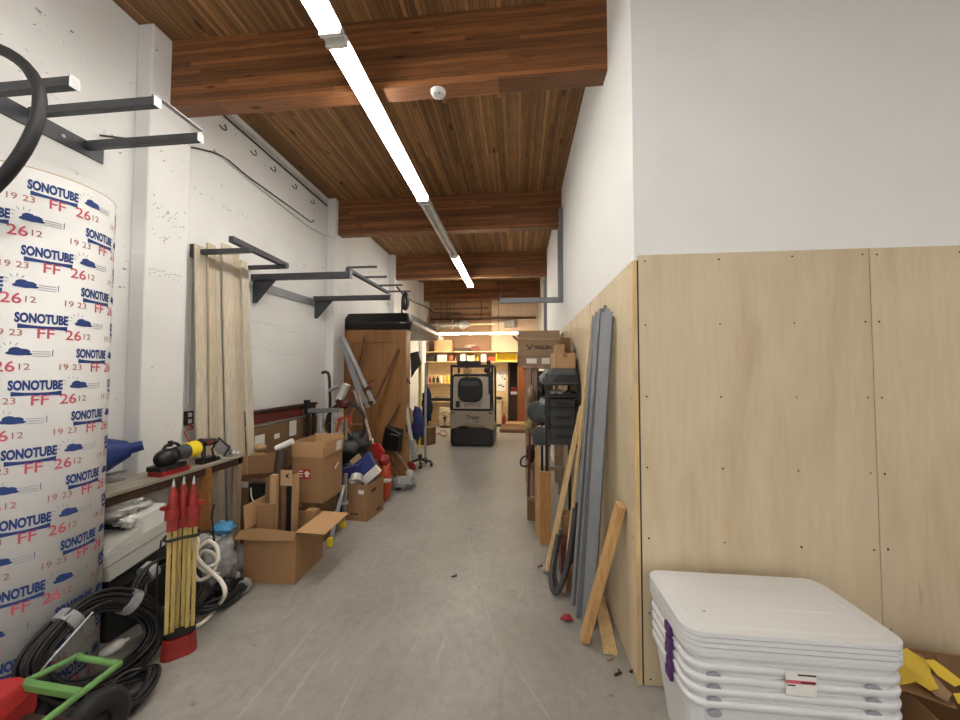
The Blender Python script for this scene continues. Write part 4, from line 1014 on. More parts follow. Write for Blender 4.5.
MB().box(-2.02, -1.93, 6.055, 6.062, 2.605, 2.622).build('badge', 'tipwhite', t)
# mount and cable above the cargo box
t = thing('cable_reel', 'small black cable loop hanging on the wall above the cargo box', 'cable', (-2.95, 8.3, 2.9))
p = V((-2.520, 7.900, 3.362)); b = MB()
b.tube([p + V((.05 * math.cos(a), .02, .17 * math.sin(a))) for a in [2 * PI * k / 24 for k in range(24)]], .045, 8, True); b.build('loop', 'black', t)
MB().cyl(V((-2.605, 7.950, 3.306)), V((-2.603, 7.950, 3.033)) - V((0, 0, .12)), .02, n=8).build('post', 'wire', t)
b = MB(); b.tube(smooth_pts([(-2.811, 8.200, 3.757), (-2.641, 8.200, 3.565), (-2.694, 9.200, 3.597), (-2.735, 10.600, 3.720), (-2.711, 11.400, 3.704), (-2.660, 11.900, 3.753), (-1.948, 12.100, 3.775)], 5), .022, 6)
tag(b.build('air_hose', 'wire'), 'black hose sagging from the wall to the back of the room', 'hose')

# ------------------------------------------------------------------ things hung and stood along the cabinet
t = thing('shoulder_bag', 'black shiny shoulder bag hanging by its strap on the wooden cabinet', 'bag', (-1.95, 6.1, .6))
p = V((-2.098, 5.990, 0.655)); b = MB(); b.rrect(0, 0, .34, .13, .05, -.19, .17, .31, .12)
b.v = [Matrix.Translation(p) @ Matrix.Rotation(math.radians(8), 4, 'Y') @ q for q in b.v]; b.build('bag_body', 'black', t, .03)
MB().bar((-2.144, 5.920, 0.849), (-1.937, 5.920, 0.737), .16, .02).build('flap', 'dgrey2', t, .008)
MB().bar((-2.204, 5.990, 0.821), (-2.008, 6.070, 1.220), .05, .02).build('strap', 'black', t)
MB().bar((-2.101, 5.900, 0.737), (-1.964, 5.900, 0.707), .012, .01).build('buckle_strip', 'tipwhite', t)
t = thing('grey_cloak', 'dark grey cloth hanging beyond the cabinet edge', 'cloth', (-1.8, 6.8, 1.6))
P = [V((-2.123, 7.000, 2.143)), V((-1.961, 7.000, 2.182)), V((-1.899, 7.000, 1.926)), V((-2.019, 7.000, 1.788)), V((-2.098, 7.000, 1.651))]
MB().prism(P, (0, .06, 0)).build('cloth', 'greycloth', t, .015)
MB().bar((-1.956, 7.050, 2.364), (-1.934, 7.050, 2.126), .012, .012).build('hanging_loop', 'wire', t)
b = MB(); b.box(-1.83, -1.79, 7.02, 7.05, .02, 1.95); tag(b.build('white_pole', 'tipwhite'), 'white pole standing beyond the cabinet beside the grey cloth', 'pole')
b = MB(); p = V((-2.246, 8.200, 1.703)); b.bar((p.x, 8.2, .02), (p.x, 8.2, 1.95), .05, .03); tag(b.build('yellow_level', 'yellow', bevel=.004), 'yellow level standing upright at the white column', 'level')
t = thing('weed_trimmer', 'green and white pole sprayer leaning on the cabinet corner', 'garden tool', (-1.72, 6.3, 0))
MB().bar((-1.962, 6.200, 1.279), (-1.765, 6.100, 0.305), .055, .05).build('shaft', 'offwhite', t, .01)
MB().bar((-1.935, 6.170, 1.247), (-1.912, 6.170, 0.730), .03, .02).build('strap', 'ink_dark', t)
MB().bar((-1.802, 6.100, 0.608), (-1.741, 6.080, 0.294), .11, .09).build('lower_guard', 'greybag', t, .015)
b = MB(); b.bar((-1.967, 6.200, 1.749), (-1.980, 6.200, 1.244), .03, .03); b.bar((-1.985, 6.200, 1.766), (-1.875, 6.200, 1.558), .03, .02); b.build('top_handle', 'wire', t)
b = MB(); b.ell((-1.919, 6.300, 0.955), (.08, .06, .18), lump=.3, seed=81); tag(b.build('green_canister', 'tan'), 'olive canister hanging behind the pole sprayer', 'canister')
b = MB(); b.bar((-2.009, 6.180, 1.193), (-2.023, 6.180, 0.796), .06, .05); tag(b.build('orange_tube', 'orange', bevel=.01), 'orange tube hanging at the cabinet edge', 'tube')
for q, sz, lab, mt_ in (((-1.942, 6.900, 0.767), (.13, .10, .30), 'dark blue jacket hanging at the end of the cabinet', 'blue'), ((-2.330, 9.200, 0.928), (.13, .10, .42), 'navy jacket hanging farther back by the white column', 'navy')):
    b = MB(); q = V(q); b.ell(q, sz, 20, 16, lump=.35, seed=int(sz[2] * 100)); b.ell(q + V((0, 0, sz[2] * .8)), (sz[0] * .6, sz[1] * .7, sz[2] * .3), lump=.2)
    tag(b.build('jacket', 'navy' if mt_ == 'navy' else 'bluebox'), lab, 'jacket')
t = thing('chair_base', 'black chair base with castors on the floor near the cabinet', 'chair base', (-1.842, 6.771, 0.000))
p = V((-1.842, 6.771, 0.000)); b = MB()
for k in range(5):
    a = 2 * PI * k / 5; e = V((math.cos(a) * .22, math.sin(a) * .22, 0)); b.bar(p + V((0, 0, .13)), p + e + V((0, 0, .09)), .05, .035)
b.cyl(p + V((0, 0, .10)), p + V((0, 0, .22)), .035, n=12); b.build('spider', 'black', t, .004)
for k in range(5):
    a = 2 * PI * k / 5; e = V((math.cos(a) * .22, math.sin(a) * .22, .035)); MB().cyl(p + e - V((.02, 0, 0)), p + e + V((.02, 0, 0)), .034, n=12).build('castor', 'rubber', t)
p = V((-1.854, 6.417, 0.000)); b = MB(); b.lathe([(.03, -.03), (.085, -.03), (.10, 0), (.085, .03), (.03, .03)], p + V((-.02, -.12, .10)), 20, axis=(.35, .9, .0)); tag(b.build('red_roller', 'redp'), 'small red roller standing on the floor by the chair base', 'roller')
for k, (a, b_, lab) in enumerate((((-2.217, 5.900, 0.389), (-1.857, 5.750, -0.062), 'orange-brown stick fallen at the foot of the cabinet'), ((-2.047, 6.000, 0.421), (-1.721, 5.900, 0.059), 'pale stick leaning below the black bag'), ((-2.168, 6.050, 0.357), (-1.907, 5.850, -0.029), 'second brown stick at the cabinet foot under the black bag'))):
    b = MB(); b.bar(a, b_, .03, .03); tag(b.build('wood_stick', ('orangewood', 'oldwood', 'brownwood')[k]), lab, 'stick')
p = V((-1.753, 5.426, 0.100)); b = MB(); b.ell((p.x, p.y, .085), (.17, .12, .085), 26, 18, lump=.6, seed=91); tag(b.build('grey_boot', 'gtape'), 'crumpled grey gear heap on the black runner by the cabinet', 'gear')
b = MB(); b.tube(smooth_pts([(-1.951, 5.373, 0.020), (-1.757, 5.347, 0.020), (-1.651, 5.503, 0.020), (-1.590, 5.562, 0.050)], 5), .014, 6); b.tube(smooth_pts([(-1.913, 5.576, 0.020), (-1.758, 5.593, 0.020), (-1.682, 5.711, 0.050)], 5), .012, 6)
tag(b.build('black_runner', 'black'), 'thin black curved runner on the floor under the grey gear heap', 'runner')
b = MB(); b.ell((-1.727, 5.752, 0.100), (.07, .07, .10), lump=.4, seed=95); tag(b.build('white_jug', 'offwhite'), 'dented white jug by the red wheel', 'jug')
for k, (c_, s_, rz, lab) in enumerate((((-2.178, 8.626, 0.000), (.40, .30, .42), -.3, 'brown carton on the floor past the cabinet, beneath the jackets'), ((-2.440, 9.244, 0.000), (.40, .30, .72), .2, 'taller pale carton behind the low one beneath the jackets'))):
    c_ = V(c_); cbox('carton', lab, 'cardboard box', T(c_.x - .1, c_.y + .25, 0, rz), *s_, ('card3', 'cardgrey')[k])

# ------------------------------------------------------------------ back of the room
YB = 12.36
struct(MB().box(-3.1, -.30, YB, YB + .03, 0, 2.5).build('wall_back_panel', 'shelfwood'))
struct(MB().box(-.90, WR + .018, 12.40, 12.44, 2.16, 4.30).build('wall_back_panel', 'farwall'))
struct(MB().box(.32, WR + .018, YB, YB + .03, 0, 2.16).build('wall_back_panel', 'darkbrown'))
for x in (-.32, .08): struct(MB().box(x, x + .006, 12.394, 12.40, 3.62, 4.2).build('trim_panel_joint', 'farwall2'))
# shelves
def shelf(z, x0, x1, d, label, mt='shelfwood'):
    return tag(MB().box(x0, x1, YB - d, YB, z - .03, z).build('wall_shelf', mt, bevel=.003), label, 'shelf')
shelf(2.47, -3.08, -.02, .42, 'long top shelf of pale wood at the back of the room')
shelf(2.14, -3.08, -.02, .36, 'long second wooden shelf at the back, full of small boxes')
shelf(1.42, -3.08, -1.5, .32, 'short wooden shelf with bottles at the back left')
shelf(.82, -3.08, -1.6, .55, 'wooden worktop at the back left behind the forklift')
def bx(name, mt, c, w, d, h, label, cat='box', group=None):
    c = V(c); b = MB(); b.box(c.x - w / 2, c.x + w / 2, c.y - d / 2, c.y + d / 2, c.z + .001, c.z + h)
    return tag(b.build(name, mt, bevel=min(.01, h * .1)), label, cat, group)
t = thing('storage_carton', 'large tan carton on the top back shelf under the long lamp', 'cardboard box', (-2.5, 12.15, 2.47))
MB().box(-2.80, -2.22, 12.0, 12.3, 2.471, 2.86).build('box_body', 'card2', t, .005)
MB().box(-2.22, -2.19, 12.0, 12.3, 2.48, 2.84).build('side_flap', 'card', t)
b = MB(); b.ell((-2.62, 12.14, 2.93), (.12, .1, .07), lump=.4, seed=101); tag(b.build('rag_bundle', 'paper'), 'pale rag bundle on the large tan carton', 'rag')
bx('dark_tray', 'darkbrown', (-1.85, 12.15, 2.47), .55, .28, .12, 'dark low tray on the top back shelf', 'tray')
bx('tool_roll', 'oldwood', (-1.62, 12.12, 2.591), .34, .12, .10, 'brown tool roll lying on the dark tray', 'tool roll')
bx('long_carton', 'maroon', (-1.42, 12.12, 2.47), .26, .22, .17, 'small reddish carton at the end of the dark tray', 'box')
items = [('small_box', 'ink_dark', -2.95, .30, .22, 'dark box at the left end of the second back shelf'), ('small_box', 'paper', -2.55, .32, .24, 'white box on the second back shelf, first from the left'),
         ('small_box', 'orangewood', -2.24, .16, .20, 'orange brown box on the second back shelf'), ('small_box', 'darkbrown', -2.06, .12, .16, 'dark brown box on the second back shelf'), ('small_box', 'white', -1.84, .18, .29, 'tall white box on the second back shelf above the forklift'),
         ('small_box', 'cream', -1.58, .26, .19, 'cream box on the second back shelf above the forklift'), ('bottle', 'yellow', -1.36, .08, .22, 'small yellow bottle on the second back shelf'), ('small_box', 'white', -1.14, .18, .28, 'tall white box on the second back shelf, right of the yellow bottle'),
         ('small_box', 'orange', -.88, .24, .14, 'low orange box on the second back shelf'), ]
for n_, m_, x, w_, h_, l_ in items:
    if n_ == 'bottle': tag(MB().lathe([(.035, 0), (.035, .13), (.014, .16), (.014, .22), (0, .22)], (x, 12.16, 2.141), 12).build('bottle', m_), l_, 'bottle')
    else: bx(n_, m_, (x, 12.16, 2.14), w_, .22, h_, l_)
t = thing('parts_bin', 'long yellow open-front bin at the right end of the second back shelf', 'bin', (-.38, 12.15, 2.14))
b = MB(); b.box(-.73, -.04, 12.0, 12.02, 2.141, 2.19); b.box(-.73, -.71, 12.02, 12.34, 2.141, 2.40); b.box(-.06, -.04, 12.02, 12.34, 2.141, 2.40); b.box(-.71, -.06, 12.32, 12.34, 2.141, 2.42); b.build('bin_body', 'yellow', t)
MB().box(-.71, -.06, 12.02, 12.32, 2.141, 2.15).build('bin_floor', 'cream', t)
for k, (x, m_, l_) in enumerate(((-2.98, 'redp', 'small red bottle at the left end of the short back shelf'), (-2.86, 'ink_dark', 'dark bottle beside the red one on the short back shelf'), (-2.72, 'ink_dark', 'second dark bottle on the short back shelf'), (-2.6, 'paper', 'white bottle on the short back shelf'),
                            (-2.48, 'yellow', 'yellow bottle on the short back shelf, the left of two'), (-2.36, 'yellow', 'yellow bottle on the short back shelf, the right of two'), (-2.24, 'ink_dark', 'dark bottle at the right end of the short back shelf'))):
    tag(MB().lathe([(.045, 0), (.045, .15), (.018, .19), (.018, .24), (0, .24)], (x, 12.18, 1.421), 12).build('bottle', m_), l_, 'bottle', 'bottles on the short back shelf')
b = MB(); b.rrect(-2.50, 12.1, .62, .3, .1, .822, 1.02, .5, .24); tag(b.build('machine_cover', 'tan', bevel=.03), 'khaki rounded machine cover on the back left worktop', 'cover')
bx('wall_tray', 'black', (-2.55, 11.92, .821), .7, .1, .10, 'black tray along the front of the back left worktop', 'tray')
t = thing('drawer_cabinet', 'cream drawer cabinet at the back wall to the right of the forklift', 'cabinet', (-.70, 12.1, 0))
MB().box(-.90, -.53, 11.95, 12.34, .08, .84).build('cabinet_body', 'cream', t, .006); MB().box(-.93, -.50, 11.92, 12.35, .84, .87).build('top', 'shelfwood', t, .004)
MB().box(-.88, -.55, 11.945, 11.96, .50, .80).build('drawer', 'cream', t, .004); MB().box(-.88, -.55, 11.945, 11.96, .12, .47).build('drawer', 'cream', t, .004)
MB().box(-.89, -.54, 11.98, 12.3, 0, .08).build('plinth', 'darkbrown', t)
b = MB(); b.ell((-.66, 12.1, .92), (.13, .1, .05), lump=.4, seed=111); tag(b.build('black_tool', 'black'), 'black tool lying on the cream drawer cabinet', 'tool')
t = thing('fire_extinguisher', 'small red fire extinguisher by the cream cabinet at the back', 'extinguisher', (-.47, 11.9, 0))
MB().lathe([(.06, 0.002), (.065, .02), (.065, .30), (.03, .36), (.02, .38), (.02, .42), (0, .42)], (-.46, 11.9, 0), 16).build('cylinder_body', 'redp', t); MB().bar((-.46, 11.9, .42), (-.46, 11.82, .44), .03, .02).build('valve_handle', 'black', t)
t = thing('wall_poster', 'pale paper sheet with dark drawings on the back wall beside the doorway', 'poster', (-.57, YB - .005, 1.2))
MB().box(-.73, -.42, YB - .006, YB - .001, 1.15, 1.80).build('paper_sheet', 'paper', t)
b = MB(); rn_ = random.Random(5)
for k in range(9):
    x, z = rn_.uniform(-.70, -.48), rn_.uniform(1.2, 1.72); b.plate([(x, YB - .007, z), (x + rn_.uniform(.02, .07), YB - .007, z + rn_.uniform(-.02, .02)), (x + .05, YB - .007, z + .05), (x + .01, YB - .007, z + .04)], .0006)
b.build('drawing_marks', 'ink_dark', t)
bx('white_stool_seat', 'cream', (-2.35, 11.9, .0), .42, .36, .62, 'pale box stool before the back left worktop', 'stool')
t = thing('floor_fan', 'round brown fan standing on the floor in front of the pale box stool', 'fan', (-2.35, 11.6, 0))
b = MB(); b.tube([V((-2.35 + .20 * math.cos(a), 11.6, .30 + .20 * math.sin(a))) for a in [2 * PI * k / 24 for k in range(24)]], .018, 6, True); b.tube([V((-2.35 + .11 * math.cos(a), 11.59, .30 + .11 * math.sin(a))) for a in [2 * PI * k / 18 for k in range(18)]], .008, 6, True); b.build('guard_ring', 'oldwood', t)
MB().cyl((-2.35, 11.56, .30), (-2.35, 11.66, .30), .05, n=14).build('hub', 'darkbrown', t)
for k in range(4): a = PI / 2 * k + .4; MB().bar((-2.35, 11.6, .30), (-2.35 + .17 * math.cos(a), 11.62, .30 + .17 * math.sin(a)), .07, .008).build('blade', 'oldwood', t)
MB().rrect(-2.35, 11.6, .30, .2, .06, .002, .05).build('base', 'darkbrown', t); MB().bar((-2.35, 11.62, .04), (-2.35, 11.62, .28), .04, .03).build('stand', 'darkbrown', t)
b = MB(); b.tube(smooth_pts([(-2.281, 10.165, 0.030), (-2.261, 10.895, 0.030), (-2.034, 10.366, 0.030), (-2.019, 9.866, 0.030), (-2.291, 10.337, 0.030), (-2.255, 9.683, 0.030)], 5), .02, 6); tag(b.build('floor_hose', 'oldwood'), 'brown hose curled on the floor at the back left', 'hose')
# doorway, door leaf, steps
t = struct(MB().box(-.30, .32, 12.58, 12.60, .16, 2.13).build('doorway_dark_panel', 'ink_dark'))  # dark panel stands for the unlit depth of the open doorway
for x0, x1, z0, z1 in ((-.34, -.28, 0, 2.16), (.28, .34, 0, 2.16), (-.34, .34, 2.10, 2.16)): struct(MB().box(x0, x1, 12.26, 12.46, z0, z1).build('trim_door_frame', 'darkbrown'))
t = thing('door_leaf', 'orange-brown wooden door standing open at the back right', 'door', (.14, 12.2, .16))
MB().hexa([(-.03, 12.20, .17), (.29, 12.06, .17), (.30, 12.10, .17), (-.02, 12.24, .17)], [(-.03, 12.20, 2.07), (.29, 12.06, 2.07), (.30, 12.10, 2.07), (-.02, 12.24, 2.07)]).build('door_panel', 'orangewood', t)
MB().ell((.24, 12.04, 1.05), (.03, .03, .03)).build('knob', 'tipwhite', t)
bx('first_aid_box', 'redp', (-.15, 12.48, 1.13), .2, .12, .13, 'red and dark box on a shelf inside the back doorway', 'box'); bx('white_case', 'paper', (-.15, 12.48, 1.02), .22, .12, .10, 'white case beneath the red box in the back doorway', 'case')
bx('doorway_shelf', 'darkbrown', (-.15, 12.5, .16), .26, .14, .85, 'dark brown stand inside the back doorway', 'stand')
t = thing('entry_steps', 'low two-tread wooden step in front of the back doorway', 'steps', (-.1, 11.4, 0))
MB().box(-.55, .45, 10.78, 11.9, .002, .10).build('lower_tread', 'card3', t, .01); MB().box(-.42, .45, 11.55, 12.2, .101, .16).build('upper_tread', 'card2', t, .01)
# the warm lamp over the shelves
t = thing('ceiling_strip_light', 'warm glowing strip light across the back of the room over the shelves', 'ceiling light', (-1.3, 11.95, 3.05)); t['kind'] = 'thing'
MB().box(-2.52, .05, 11.20, 11.30, 3.0, 3.04).build('housing', 'fixture', t)
for y in (11.23, 11.27):
    for x0, x1 in ((-2.48, -1.26), (-1.22, .0)): MB().cyl((x0, y, 2.975), (x1, y, 2.975), .016, n=10).build('tube', 'tube_warm', t)
for x in (-2.0, -.6): MB().cyl((x, 11.25, 3.04), (x, 11.25, ZC), .006, n=6).build('hanger', 'wire', t)
# pipes and ducts high on the back wall
b = MB(); b.tube([(-3.0, 12.3, 3.60), (.6, 12.3, 3.61)], .03, 8); tag(b.build('sprinkler_pipe', 'darkbrown'), 'long dark pipe crossing high on the back wall above the duct', 'pipe')
b = MB(); b.tube([(-2.9, 12.3, 3.95), (-1.0, 12.3, 3.97)], .02, 8); tag(b.build('sprinkler_pipe', 'darkbrown'), 'upper thinner dark pipe at the back left under the last beam', 'pipe')
for x, l_ in ((-2.45, 'left dark drop pipe on the brown back wall'), (-1.25, 'right dark drop pipe on the brown back wall')):
    b = MB(); b.tube([(x, 12.35, 3.62), (x, 12.35, 4.62)], .016, 6); tag(b.build('drop_pipe', 'darkbrown'), l_, 'pipe')
t = thing('air_duct', 'grey cylindrical duct unit hanging high at the back left', 'duct', (-2.3, 12.1, 3.2))
MB().cyl((-2.95, 12.1, 3.36), (-2.0, 12.1, 3.38), .13, n=18).build('drum', 'duct', t); MB().lathe([(.10, 0), (.16, .12), (.16, .18), (.05, .40), (0, .40)], (-2.0, 12.1, 3.38), 18, axis=(1, 0, 0)).build('cone', 'tipwhite', t)
for x in (-2.75, -2.2): MB().box(x, x + .05, 11.96, 12.24, 3.22, 3.53).build('band', 'oldwood', t)
for x in (-2.6, -2.3): MB().cyl((x, 12.1, 3.5), (x, 12.1, 4.62), .01, n=6).build('hanger', 'wire', t)
MB().tube([(-1.6, 12.1, 3.38), (-.45, 12.1, 3.40)], .028, 8).build('outlet_pipe', 'cream', t)
bx('wall_box_unit', 'duct', (-.28, 12.2, 3.27), .34, .2, .24, 'small grey unit fixed high at the back right above the lamp', 'unit')

# ------------------------------------------------------------------ forklift
FX, FY = -1.105, 8.62
t = thing('forklift', 'beige and black stand-up forklift parked at the end of the aisle', 'forklift', (FX, 9.3, 0))
b = MB(); b.rrect(FX, 9.35, 1.04, 1.45, .10, .05, .44); b.build('base', 'black', t, .02)
b = MB()
P = [(-.52, .86), (.52, .86), (.53, .40), (.40, .42), (.2, .50), (0, .53), (-.2, .50), (-.40, .42), (-.53, .40)]
b.prism([(FX + x, FY, z) for x, z in P], (0, .5, 0)); o = b.build('rear_cover', 'beige', t, .03)
b = MB(); text(b, 'Trojan', .13, (FX + .03, FY - .003, .70), (1, 0, 0), (0, 0, 1), 0, .02, .9); text(b, '48V', .06, (FX + .14, FY - .003, .60), (1, 0, 0), (0, 0, 1), 0, .01); b.build('lettering', 'ink_dark', o)
for s in (-1, 1): MB().box(FX + s * .45 - .05, FX + s * .45 + .05, FY - .006, FY + .004, .79, .815).build('lamp_slot', 'ink_dark', o)
b = MB(); b.rrect(0, 0, .92, .80, .08, 0, .10); b.v = [V((FX + p.x, FY + .10 - p.z, 1.26 + p.y)) for p in b.v]; b.build('back_panel', 'beige2', t, .02)
b = MB(); P = [V((FX + .50 * sx, FY + .02, z)) for sx, z in ((-.90, .88), (-.93, 1.3), (-.92, 1.66), (-.8, 1.70), (.8, 1.70), (.92, 1.66), (.93, 1.3), (.90, .88))]; b.tube(P, .035, 8, True); b.build('panel_gasket', 'black', t)
b = MB(); b.rrect(0, 0, .60, .60, .19, 0, .09, .54, .54); b.v = [V((FX - .03 + p.x, FY - .01 - p.z, 1.36 + p.y)) for p in b.v]; b.build('back_cushion', 'glass', t, .03)
b = MB(); b.rrect(0, 0, .44, .12, .05, 0, .05); b.v = [V((FX - .03 + p.x, FY - .09 - p.z, 1.50 + p.y)) for p in b.v]; b.build('cushion_roll', 'dgrey', t, .02)
MB().box(FX - .18, FX + .22, FY - .03, FY + .01, .95, 1.03).build('grab_rail', 'beige', t, .012)
MB().box(FX - .38, FX - .28, FY - .03, FY + .01, .93, 1.08).build('switch_box', 'dgrey2', t, .01)
for s in (-1, 1):
    b = MB(); b.bar((FX + s * .50, FY + .06, .86), (FX + s * .49, FY + .06, 1.92), .05, .07); b.build('rear_post', 'black', t, .008)
    b = MB(); b.bar((FX + s * .50, FY + 1.15, .44), (FX + s * .49, FY + 1.15, 1.92), .05, .07); b.build('front_post', 'black', t, .008)
    MB().bar((FX + s * .49, FY + .03, 1.92), (FX + s * .49, FY + 1.2, 1.92), .06, .06).build('roof_rail', 'black', t, .008)
for k in range(6): MB().bar((FX - .49, FY + .05 + .22 * k, 1.92), (FX + .49, FY + .05 + .22 * k, 1.92), .05, .05).build('roof_bar', 'dgrey' if k else 'black', t, .006)
MB().box(FX - .36, FX + .20, FY + .02, FY + .30, 1.95, 2.04).build('top_box', 'black', t, .01)
MB().bar((FX + .44, FY, 1.25), (FX + .44, FY, 1.78), .07, .06).build('cable_guard', 'black', t, .01)
b = MB(); b.ell((FX + .36, FY + .05, 1.82), (.07, .06, .07)); b.build('work_lamp', 'black', t)
for s in (-1, 1): MB().bar((FX + s * .30, FY + 1.35, .1), (FX + s * .30, FY + 1.35, 2.1), .10, .12).build('mast_rail', 'black', t, .01)
for s in (-1, 1): MB().bar((FX + s * .25, FY + 1.45, .06), (FX + s * .25, FY + 2.45, .06), .11, .045).build('fork', 'dgrey2', t, .006)
for s in (-1, 1):
    for y in (.22, 1.2): MB().cyl((FX + s * .40, FY + y, .10), (FX + s * .50, FY + y, .10), .10, n=18).build('wheel', 'rubber', t)
MB().box(FX - .2, FX + .0, FY + .02, FY + .06, 1.74, 1.86).build('display_box', 'card2', t, .008)

# ------------------------------------------------------------------ right side of the aisle
def plank(name, mt, base, top, w_, th, label, cat='lumber', up=(0, 1, 0), group=None):
    b = MB(); b.bar(base, top, w_, th, up); return tag(b.build(name, mt, bevel=.002), label, cat, group)
# galvanised studs leaning on the plywood
slab = ['first grey metal stud of the leaning bundle, nearest the viewer', 'second grey metal stud of the bundle leaning on the plywood', 'third grey metal stud of the bundle leaning on the plywood', 'fourth grey metal stud, farthest from the viewer in the leaning bundle', 'fifth grey metal stud, farthest in the leaning bundle']
for k, (bp, tp) in enumerate((((.478, 2.66), (.615, 2.58, 2.17)), ((.440, 2.745), (.618, 2.695, 2.215)), ((.475, 2.85), (.617, 2.80, 2.21)), ((.43, 2.89), (.608, 2.875, 2.20)))):
    p0, p1 = V((*bp, .004)), V(tp); x, y, d = frame(p1 - p0, V((0, 1, 0)))
    L = (p1 - p0).length; M = Matrix((x, y, d)).transposed().to_4x4(); M.translation = p0; M = M @ Matrix.Rotation(math.radians((122, 78, 118, 64, 90)[k]), 4, 'Z')
    b = MB(M); w_, fl, th = (.080, .07, .075, .07, .075)[k], .034, .003
    b.box(-fl / 2, -fl / 2 + th, -w_ / 2, w_ / 2, 0, L); b.box(-fl / 2, fl / 2, -w_ / 2, -w_ / 2 + th, 0, L - .02); b.box(-fl / 2, fl / 2, w_ / 2 - th, w_ / 2, 0, L - .03)
    b.box(fl / 2 - th, fl / 2, -w_ / 2, -w_ / 2 + .014, 0, L - .02); b.box(fl / 2 - th, fl / 2, w_ / 2 - .014, w_ / 2, 0, L - .03)
    b.box(-fl / 2, -fl / 2 + th, -.012, .012, L, L + .022)
    tag(b.build('metal_stud', 'galv'), slab[k], 'metal stud', 'metal studs leaning on the plywood')
plank('lumber', 'pine', (.428, 2.50, .02), (.635, 2.385, .93), .045, .085, 'short tan wood post leaning in front of the metal studs')
b = MB(); b.bar(V((.565, 2.395, .014)), V((.62, 2.95, .030)), .085, .02); tag(b.build('lumber', 'pine2', bevel=.002), 'flat pale board lying on the floor against the plywood', 'lumber')
plank('trim_stick', 'pine2', V((0.247, 3.296, 0.020)), V((.63, 3.74, 1.42)), .04, .06, 'long pale knotty stick leaning left of the metal studs over the black hose')
plank('trim_stick', 'pine2', (.36, 3.03, .01), (.603, 3.02, 2.22), .02, .055, 'thin pale wooden strip standing just behind the metal studs')
plank('trim_stick', 'galv', (.42, 3.35, .01), (.64, 3.5, 1.25), .03, .05, 'grey metal strip leaning behind the black hose')
b = MB(); b.tube([(0.220, 3.277, 0.020), (0.416, 3.550, 0.218)], .021, 10); tag(b.build('grey_pipe', 'gtape'), 'short grey plastic pipe lying at the foot of the long pale stick', 'pipe')
b = MB(); P = [(0.447, 3.000, 0.679), (0.419, 2.980, 0.475), (0.375, 2.950, 0.256), (0.318, 2.930, 0.089), (0.274, 2.950, 0.044), (0.256, 3.000, 0.138), (0.290, 3.100, 0.255), (0.333, 3.200, 0.376)]
b.tube(smooth_pts(P, 6), .021, 10); b.tube(smooth_pts([V(p) + V((.03, .05, .02)) for p in P], 6), .018, 10); tag(b.build('black_hose', 'hosegrey'), 'black ribbed hose hanging in a loop down to the floor beside the metal studs', 'hose')
bx('brown_carton', 'maroon', (.43, 3.30, .0), .14, .16, .30, 'small dark red carton behind the black hose loop')
bx('brown_carton', 'card', (.45, 3.14, .0), .14, .14, .14, 'small brown carton at the foot of the metal studs')
bx('tall_carton', 'card', (.47, 3.49, .0), .14, .14, .46, 'narrow brown carton behind the dark red one')
t = thing('red_tag', 'crumpled red tag on the floor by the metal studs', 'tag', (.34, 2.70, 0))
q = MB(); P = [(.29, 2.70, .004), (.335, 2.665, .02), (.385, 2.69, .006), (.36, 2.73, .024), (.32, 2.745, .004)]; q.prism(P, (0, 0, .004)); q.build('paper', 'red', t)
# wooden posts
plank('wood_post', 'postwood', (.275, 3.84, .005), (.275, 3.84, .735), .11, .05, 'short orange wood post standing under the black tote rack')
plank('wood_post', 'pine', (.205, 4.02, .005), (.205, 4.02, .95), .05, .04, 'slim wood post just behind the short orange one')
plank('wood_post', 'oldwood', (.30, 4.10, .005), (.335, 4.08, 1.0), .03, .05, 'pale slim stick behind the short orange post')
bx('small_carton', 'card3', (.165, 4.48, .0), .125, .12, .24, 'small upright brown carton on the floor at the end of the tote rack')
# tote rack
t = thing('tote_rack', 'black metal rack holding dark totes beside the metal studs', 'rack', (.46, 4.4, 0))
RX0, RX1, RY0, RY1 = .285, .655, 3.95, 4.75
for x in (RX0, RX1 - .03):
    for y in (RY0, RY1 - .03): MB().box(x, x + .03, y, y + .03, .0 if not (x == RX0 and y == RY0) else .0, 1.62).build('post', 'black', t)
zz = [1.00, 1.205, 1.40, 1.50]
for z in zz:
    for x in (RX0 + .03, RX1 - .055): MB().box(x, x + .025, RY0 + .002, RY1, z - .03, z - .012).build('rail', 'black', t)
def tote(z, h, label, lid=True):
    q = thing('plastic_tote', label, 'tote', (.47, 4.35, z), 'dark totes on the rack')
    b = MB(); b.rrect(.47, 4.34, .27, .74, .03, z, z + h, .285, .77); b.build('tub', 'dgrey', q, .006)
    b = MB(); b.rrect(.47, 4.34, .298, .785, .035, z + h + .0005, z + h + (.03 if lid else .012)); b.build('lid' if lid else 'rim', 'dgrey2', q, .006)
    MB().box(.39, .55, 3.935, 3.955, z + h * .45, z + h * .62).build('grip', 'dgrey2', q, .006)
    return q
tote(.988, .17, 'lowest dark tote on the black rack'); tote(1.193, .16, 'second dark tote from the bottom of the black rack'); tote(1.388, .075, 'shallow dark tote in the middle of the black rack', False)
t = thing('tool_tray', 'open dark tray of bright metal tools near the top of the rack', 'tray', (.47, 4.35, 1.488))
b = MB(); b.box(.325, .62, 3.97, 4.70, 1.488, 1.50); b.box(.325, .62, 3.97, 3.98, 1.50, 1.53); b.box(.325, .335, 3.98, 4.7, 1.50, 1.55); b.box(.61, .62, 3.98, 4.7, 1.50, 1.55); b.build('tray_body', 'black', t)
